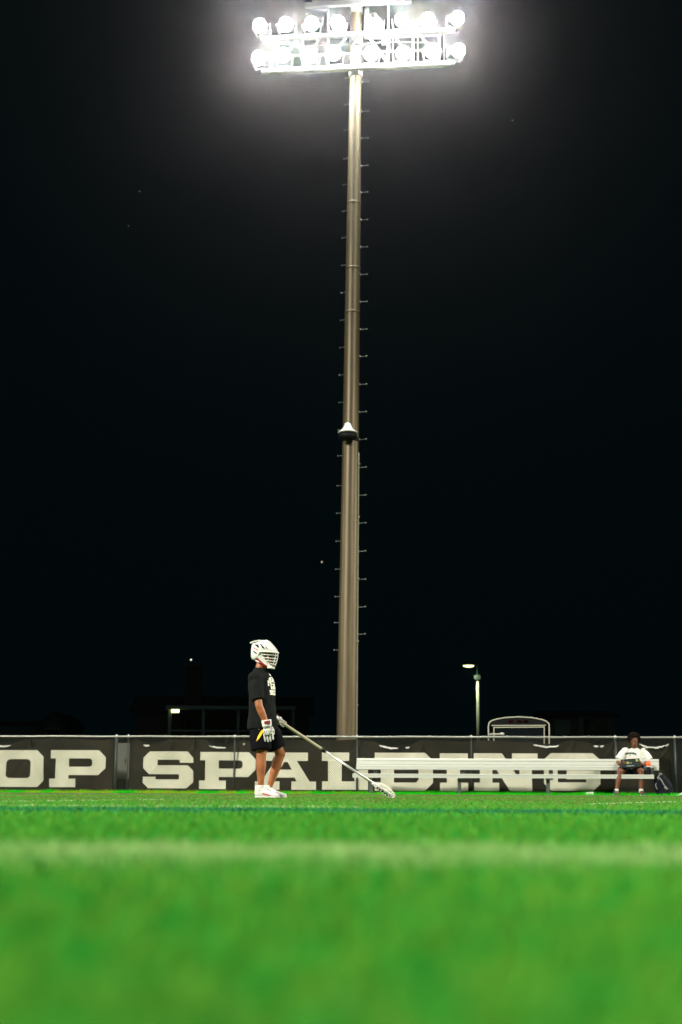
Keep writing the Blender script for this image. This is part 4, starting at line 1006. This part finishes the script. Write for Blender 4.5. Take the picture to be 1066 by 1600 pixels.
mb = MB(); mb.lathe([(.024, 0), (.033, .13), (.036, .135), (.033, .13), (.029, .12), (.02, .02)], 16, Matrix.Translation(p_)); obj('cup_body', mb, M_benchleg, b4, True)
mb = MB(); mb.lathe([(.037, .133), (.037, .142), (.030, .15)], 16, Matrix.Translation(p_)); obj('lid', mb, M_greymark, b4, True)

# backpack
bp0 = on_plane(1036, 1240, Vector((0, 29.9, 0)), FN); bp0.z = 0.02
pack = thing('backpack', (bp0.x, bp0.y, 0), 'navy backpack with grey piping slumped on the grass at bench end', 'backpack')
def K(px, py, dy=0.0): return at_y(px, py, bp0.y + dy)
mb = MB(); prof_ = [(1032, 1243, 1053.5, .15), (1032, 1240, 1053, .16), (1026, 1234, 1051.5, .16), (1022, 1227, 1048.5, .145), (1021.8, 1220, 1044, .125), (1023.5, 1214, 1039, .10), (1026, 1210.5, 1034.5, .07), (1028, 1208.8, 1032, .035)]
prof_[0] = (1027, 1243, 1053.5, .15); prof_[1] = (1024, 1240, 1053, .16)
mb.tube([K((a_ + c_) / 2, b_) for a_, b_, c_, d_ in prof_], [((c_ - a_) / 2 / 74.5, d_) for a_, b_, c_, d_ in prof_], 20, (1, 0, 0))
sackm = remesh('sack', mb, .011, M_navy, pack, 3, lambda co: .014 * noise.noise(co * 9) + .006 * noise.noise(co * 22))
kt = bvh_of(sackm)
def surf_line(name, pts, r, m):
    path = []
    for px, py in pts:
        o = at_y(px, py, bp0.y - .5); h_ = kt.ray_cast(o, Vector((0, 1, 0)))
        path.append((h_[0] if h_[0] else at_y(px, py, bp0.y - .08)) - Vector((0, r * .6, 0)))
    mb = MB(); mb.tube(path, r, 7); obj(name, mb, m, pack, True)
surf_line('piping', [(1027.3, 1214), (1029.5, 1219), (1032, 1226), (1033, 1231), (1032, 1237), (1030.5, 1241)], .014, M_piping)
surf_line('shoulder_strap', [(1032, 1210), (1036, 1213), (1040, 1219), (1043, 1225), (1046, 1229.5)], .014, M_piping)
surf_line('strap_buckle', [(1044.5, 1229), (1047, 1232), (1048.5, 1234)], .026, M_piping)
surf_line('top_loop', [(1030, 1209.6), (1031.5, 1208.6), (1033.5, 1209.6), (1034, 1211)], .016, M_piping)
mb = MB(); mb.ell(K(1040, 1239, -.11), (.11, .05, .055)); obj('front_pocket', mb, M_navy, pack, True)

# trainers at right edge and litter on grass
ts = on_plane(1064, 1242.5, Vector((0, 29.75, 0)), FN); 
M_keep = M_shoe
tr = thing('trainer', (ts.x, ts.y, 0), 'white trainer lying on the grass at right edge beyond backpack', 'shoe')
ORG[tr.name] = Vector((ts.x, ts.y, 0)); shoe(Vector((ts.x + .2, ts.y + .04, 0)), Vector((ts.x - .09, ts.y - .02, 0)), tr)
cp0 = at_y(920.5, 1242, 29.35)
lt = thing('paper_cup', (cp0.x, 29.35, 0.0), 'crumpled white paper cup lying on grass in front of the bench', 'cup')
cm = Matrix.Translation((cp0.x - .07, 29.35, .05)) @ Matrix.Rotation(R(92), 4, 'Y')
mb = MB(); mb.lathe([(.030, 0), (.036, .03), (.036, .06), (.044, .10), (.046, .145), (.049, .15)], 14, cm); 
mb.v = [(x_ + rng.uniform(-.005, .005), y_ + rng.uniform(-.005, .005), z_ + rng.uniform(-.005, .005)) for x_, y_, z_ in mb.v]; obj('cup_body', mb, M_cotton, lt, True)
mb = MB(); mb.lathe([(.051, .146), (.051, .154), (.045, .156)], 14, cm); obj('rim', mb, M_white, lt, True)

# ------------------------------------------------------------------ behind the fence
# utility cabinet in the gap between the banners
c0 = at_y(191.5, 1161, 32.6); cab = thing('utility_cabinet', (c0.x, 32.6, 0), 'grey utility cabinet on short legs seen through gap between banners', 'cabinet')
zlo = at_y(191, 1217, 32.6).z; wd_ = at_y(198.3, 1190, 32.6).x - at_y(184.8, 1190, 32.6).x
mb = MB(); mb.box((c0.x, 32.75, (c0.z + zlo) / 2), (wd_ * 1.3, .3, c0.z - zlo)); bxx = obj('case', mb, M_cabinet, cab)
mb = MB(); mb.box((c0.x + .01, 32.592, (c0.z + zlo) / 2), (wd_ * 1.15, .012, (c0.z - zlo) * .94)); dr = obj('door', mb, M_cabinet, cab)
mb = MB(); mb.box((c0.x + wd_ * .42, 32.58, (c0.z + zlo) / 2), (.02, .02, .09)); obj('handle', mb, M_dark, dr)
for s in (-1, 1): mb = MB(); mb.box((c0.x + s * wd_ * .5, 32.75, zlo / 2 - .01), (.05, .05, zlo + .02)); obj('leg', mb, M_dark, cab)

# cart with arched cab frame
CY = 36.4
def C_(px, py, dy=0.0): return at_y(px, py, CY + dy)
cc = C_(810, 1236); cart = thing('utility_cart', (cc.x, CY, 0), 'cart with pale arched cab frame and windscreen standing behind the fence', 'cart')
arc = [C_(763.5, 1236 - 40), C_(763.5, 1150), C_(763.2, 1135), C_(764.5, 1129.5), C_(768, 1126.2), C_(776, 1123.8), C_(790, 1121.4), C_(810, 1120.2), C_(830, 1121.4), C_(846, 1124.2), C_(854, 1127), C_(857.8, 1131), C_(858.3, 1138), C_(858.3, 1153), C_(858.3, 1200)]
mb = MB(); mb.tube(arc, .017, 10); obj('roll_bar', mb, M_frame, cart, True)
for a_, b_, n_ in (((768, 1133.6), (853, 1133.3), 'header_rail'), ((771.5, 1136.6), (851, 1136.0), 'windscreen_rail'), ((771.8, 1136), (771.8, 1200), 'windscreen_post'), ((850.5, 1136), (850.5, 1200), 'windscreen_post')):
    mb = MB(); mb.beam(C_(*a_, -.06), C_(*b_, -.06), .022, .024); obj(n_, mb, M_frame, cart)
mb = MB(); mb.plate([C_(773, 1137, -.05), C_(849, 1137, -.05), C_(849, 1185, -.05), C_(773, 1185, -.05)], (0, 1, 0), .006); obj('windscreen', mb, M_window, cart)
mb = MB(); mb.plate([C_(770, 1133, .9), C_(766, 1129, .9), C_(778, 1124.6, .9), C_(810, 1122, .9), C_(843, 1125, .9), C_(855, 1130, .9), C_(852, 1133, .9)], (0, 1, 0), .02); obj('roof_panel', mb, M_dark, cart)
for px in (798.5, 811.5, 822):
    mb = MB(); mb.box(C_(px, 1126.8, .86), (.10, .03, .045)); obj('red_lamp', mb, emit('dim_red_%d' % px, (1, .02, .02), .022 if px < 820 else .010), cart)
mb = MB(); mb.tube([C_(764, 1147.2, -.1), C_(783, 1147, -.2)], .018, 8); mb.ell(C_(784.5, 1146.8, -.2), (.06, .03, .035)); obj('mirror', mb, M_lamp_pole, cart, True)
mb = MB(); mb.box((cc.x, CY + .9, .62), (1.5, 2.4, .5)); mb.box((cc.x, CY - .35, .8), (1.4, .5, .3)); obj('cart_body', mb, M_dark, cart)
for sx_ in (-1, 1):
    for yy in (-.2, 1.6):
        mb = MB(); mb.lathe([(.12, -.1), (.29, -.1), (.31, -.07), (.31, .07), (.29, .1), (.12, .1)], 18, Matrix.Translation((cc.x + sx_ * .62, CY + yy, .31)) @ Matrix.Rotation(R(90), 4, 'Y')); obj('wheel', mb, M_dark, cart, True)

# street lamp
LY = 74.0
def L_(px, py, dy=0.0): return at_y(px, py, LY + dy)
lb = L_(748.5, 1230); lamp = thing('street_lamp', (lb.x, LY, 0), 'lit street lamp on slim pale pole behind the fence', 'street lamp')
mb = MB(); zj = L_(749, 1061).z; mb.tube([(lb.x, LY, 0), (lb.x, LY, zj)], [.085, .065], 12); obj('pole', mb, M_lamp_pole, lamp, True)
mb = MB(); mb.tube([(lb.x, LY, zj), (lb.x + .02, LY, L_(749, 1025).z)], [.045, .035], 10); obj('upper_pole', mb, M_teal, lamp, True)
jb = L_(749, 1058.5); mb = MB(); mb.box((lb.x, LY, jb.z), (.30, .2, .22)); obj('junction_box', mb, M_benchleg, lamp)
hz = L_(732, 1040.5); mb = MB(); mb.beam((lb.x, LY, hz.z + .06), (hz.x + .25, LY - .1, hz.z + .12), .06, .06); obj('arm', mb, M_dark, lamp)
mb = MB(); mb.ell((hz.x, LY - .1, hz.z + .09), (.34, .2, .10)); hdm = obj('lamp_head', mb, M_dark, lamp, True)
mb = MB(); mb.ell((hz.x, LY - .1, hz.z), (.285, .17, .085)); obj('lens', mb, E_street, hdm, True)
ll = bpy.data.lights.new('street_lamp_light', 'SPOT'); ll.energy = 420; ll.color = (.85, 1, .60); ll.spot_size = R(150); ll.spot_blend = .8; ll.shadow_soft_size = .2
lo_ = bpy.data.objects.new('street_lamp_light', ll); COL.objects.link(lo_); lo_.location = (hz.x, LY - .25, hz.z - .15)

# pavilion with porch lamp, chimney rising behind it
VY = 66.0
def V_(px, py, dy=0.0): return at_y(px, py, VY + dy)
vb = V_(360, 1236); pav = thing('pavilion', (vb.x, VY, 0), 'dark open-sided pavilion with flat roof, lit by a small yellow lamp', 'building')
a_ = V_(260, 1105.5); b_ = V_(462, 1106.5); zr = a_.z
mb = MB(); mb.box(((a_.x + b_.x) / 2, VY + 2.5, zr), (b_.x - a_.x, 5.4, .16)); obj('roof', mb, M_house, pav)
for px in (264.5, 317.5, 372, 458):
    p = V_(px, 1150); mb = MB(); mb.box((p.x, VY, zr / 2), (.13, .13, zr - .17)); obj('post', mb, M_house, pav)
for px, py in ((290, 1121), (354, 1138), (382, 1121)):
    p = V_(px, py, 4.5); mb = MB(); mb.box((p.x, VY + 4.5, p.z / 2), (.12, .12, p.z)); obj('post', mb, M_house, pav)
z1 = V_(300, 1141.5).z; mb = MB(); mb.box(((a_.x + b_.x) / 2, VY + .1, z1), (b_.x - a_.x - .3, .06, .07)); obj('handrail', mb, M_house, pav)
mb = MB(); mb.box(((a_.x + b_.x) / 2, VY + 5.1, zr / 2), (b_.x - a_.x, .1, zr - .2)); obj('back_wall', mb, M_roof, pav)
p = V_(274, 1111, -.12); mb = MB(); mb.box((p.x, p.y, p.z), (.34, .12, .14)); pl_ = obj('porch_lamp', mb, E_porch, pav)
hs_ = V_(298, 1236, 9); hb = thing('house', (hs_.x, VY + 9, 0), 'dark house with tall square chimney behind the pavilion', 'house')
ch_t = V_(298, 1041, 9); ch_b = V_(298, 1092, 9); hw_ = (V_(310, 1060, 9).x - V_(286.5, 1060, 9).x)
mb = MB(); mb.box((hs_.x, VY + 9, (ch_t.z) / 2), (hw_, hw_, ch_t.z)); chm = obj('chimney', mb, M_brick, hb)
mb = MB(); mb.box((hs_.x, VY + 9, ch_t.z + .06), (hw_ * 1.12, hw_ * 1.12, .12)); obj('chimney_cap', mb, M_house, chm)
mb = MB(); mb.tube([(hs_.x, VY + 9, ch_t.z), (hs_.x, VY + 9, V_(298, 1033, 9).z)], .05, 8); obj('finial', mb, M_house, chm)
mb = MB(); mb.ell(V_(298.7, 1030.8, 9), .045, nu=10, nv=8); obj('small_lamp', mb, E_small, chm, True)
zw = V_(298, 1112, 9).z; mb = MB(); mb.box((hs_.x + 1.5, VY + 11, zw / 2), (9, 4, zw)); wl_ = obj('wall', mb, M_roof, hb)
mb = MB(); zt_ = V_(298, 1088, 11).z
mb.add([(hs_.x - 3.3, VY + 8.6, zw), (hs_.x + 6.3, VY + 8.6, zw), (hs_.x + 6.3, VY + 13.4, zw), (hs_.x - 3.3, VY + 13.4, zw), (hs_.x - 3.3, VY + 11, zt_), (hs_.x + 6.3, VY + 11, zt_)], [(0, 1, 5, 4), (2, 3, 4, 5), (0, 4, 3), (1, 2, 5), (0, 3, 2, 1)]); obj('roof', mb, M_roof, hb)

# gabled house far left
GY = 84.0
def G_(px, py, dy=0.0): return at_y(px, py, GY + dy)
gb = G_(84, 1236); gh = thing('gabled_house', (gb.x, GY, 0), 'dim gabled house with low side wing beyond the fence at far left', 'house')
xl, xr, xa = G_(66, 1130).x, G_(102.5, 1130).x, G_(85, 1130).x; ze, zg = G_(85, 1129).z, G_(85, 1112.5).z
mb = MB(); mb.add([(xl, GY, 0), (xr, GY, 0), (xr, GY, ze), (xa, GY, zg - .06), (xl, GY, ze), (xl, GY + 6, 0), (xr, GY + 6, 0), (xr, GY + 6, ze), (xa, GY + 6, zg - .06), (xl, GY + 6, ze)],
       [(0, 1, 2, 3, 4), (9, 8, 7, 6, 5), (0, 4, 9, 5), (1, 6, 7, 2), (2, 7, 8, 3), (3, 8, 9, 4)]); obj('wall', mb, M_house, gh)
for s, xe in ((-1, xl), (1, xr)):
    mb = MB(); d_ = Vector((xe - xa, 0, ze - zg)); e1 = Vector((xa, 0, zg)); e2 = e1 + d_ * 1.12; nn = Vector((d_.z * s, 0, -d_.x * s)).normalized()
    mb.plate([e1 + Vector((0, GY - .3, 0)), e2 + Vector((0, GY - .3, 0)), e2 + Vector((0, GY + 6.2, 0)), e1 + Vector((0, GY + 6.2, 0))], nn, .12); obj('roof_slope', mb, M_roof, gh)
wx0, wx1, wz0, wz1 = G_(75, 1140).x, G_(91, 1140).x, G_(80, 1150).z, G_(80, 1140).z
mb = MB(); mb.box(((wx0 + wx1) / 2, GY - .03, (wz0 + wz1) / 2), (wx1 - wx0, .04, wz1 - wz0)); wn = obj('window', mb, M_window, gh)
mb = MB(); mb.box(((wx0 + wx1) / 2, GY - .06, wz1 + .05), (wx1 - wx0 + .2, .06, .1)); obj('window_head', mb, M_trim, wn)
zs2 = G_(30, 1131).z; x0_ = G_(-60, 1131).x
mb = MB(); mb.box(((x0_ + xl) / 2, GY + 2.5, zs2 / 2), (xl - x0_, 4, zs2)); obj('side_wing', mb, M_house, gh)
mb = MB(); mb.box(((x0_ + xl) / 2, GY + 2.5, zs2 + .08), (xl - x0_ + .1, 4.6, .15)); obj('wing_roof', mb, M_roof, gh)

# dim house on the right with pale panels and a shrub
HY = 78.0
def H_(px, py, dy=0.0): return at_y(px, py, HY + dy)
rb = H_(905, 1236); rh = thing('low_house', (rb.x, HY, 0), 'dim low house with pale shutters beyond the fence on the right', 'house')
x0_, x1_ = H_(860, 1150).x, H_(960, 1150).x; zt_ = H_(905, 1118).z
mb = MB(); mb.box(((x0_ + x1_) / 2, HY + 3, zt_ / 2), (x1_ - x0_, 6, zt_)); obj('wall', mb, M_roof, rh)
zr_ = H_(905, 1106).z; mb = MB()
mb.add([(x0_ - .4, HY - .4, zt_), (x1_ + .4, HY - .4, zt_), (x1_ + .4, HY + 6.4, zt_), (x0_ - .4, HY + 6.4, zt_), (x0_ - .4, HY + 3, zr_), (x1_ + .4, HY + 3, zr_)], [(0, 1, 5, 4), (2, 3, 4, 5), (0, 4, 3), (1, 2, 5), (0, 3, 2, 1)]); obj('roof', mb, M_roof, rh)
def panel(name, xa_, xb_, ya_, yb_, m, par=rh, dy=-.03):
    p0 = H_(xa_, yb_); p1 = H_(xb_, ya_); mb = MB(); mb.box(((p0.x + p1.x) / 2, HY + dy, (p0.z + p1.z) / 2), (p1.x - p0.x, .05, p1.z - p0.z)); return obj(name, mb, m, par)
panel('window', 868, 891, 1125, 1148, M_house); panel('window', 912, 922, 1123, 1150, M_window); panel('window_frame', 905.5, 911, 1120, 1150, M_house); panel('window_frame', 905, 924, 1118.5, 1121.5, M_house, dy=-.05)
sb = H_(935, 1150, -4); shb = thing('shrub', (sb.x, HY - 4, 0), 'dim rounded shrub in front of the low house on the right', 'shrub')
zc = H_(935, 1142, -4).z; v = []
for i in range(1500):
    d_ = Vector((random.gauss(0, 1), random.gauss(0, 1), random.gauss(0, 1))).normalized() * random.uniform(.55, 1.0) ** .5
    c_ = Vector((sb.x + d_.x * .8, HY - 4 + d_.y * .8, max(.1, zc * .62 + d_.z * zc * .6))); q = Vector((random.gauss(0, 1), random.gauss(0, 1), random.gauss(0, 1))).normalized() * .09; r2 = q.orthogonal() * .6
    v += [tuple(c_ - q), tuple(c_ + r2), tuple(c_ + q)]
link('foliage', tri_mesh('foliage', np.array(v)), M_leaf, shb)
mb = MB(); mb.tube([(sb.x, HY - 4, 0), (sb.x + .05, HY - 4, zc * .6)], [.06, .03], 8); obj('stem', mb, M_brick, shb, True)

# ------------------------------------------------------------------ stars, haze
for px, py, r_, lb_ in ((503, 878, .75, 'brightest star, low in the sky just left of the pole'), (801, 188, .55, 'faint star high in the sky right of the floodlights'),
                   (218, 299, .55, 'faint star high at left, upper of two'), (201, 353, .55, 'faint star high at left, lower of two')):
    mb = MB(); mb.ell(at_y(px, py, 1500), r_, nu=10, nv=7); tag(obj('star', mb, E_star, None, True), lb_, 'star', 'stars in the night sky')
mb = MB(); mb.box((0, 40, 12.75), (190, 220, 27.5)); hz_ = obj('haze', mb, None, None, org=(0, 40, -1))
hm = bpy.data.materials.new('haze_air'); hm.use_nodes = True; nt = hm.node_tree; nt.nodes.clear()
pv = nt.nodes.new('ShaderNodeVolumePrincipled'); om = nt.nodes.new('ShaderNodeOutputMaterial'); nt.links.new(pv.outputs[0], om.inputs['Volume'])
pv.inputs['Color'].default_value = (.94, .90, .97, 1); pv.inputs['Density'].default_value = HAZE_DENSITY; pv.inputs['Anisotropy'].default_value = HAZE_G
hz_.data.materials.append(hm); tag(hz_, 'thin night haze glowing around the floodlights', 'haze', kind='stuff')
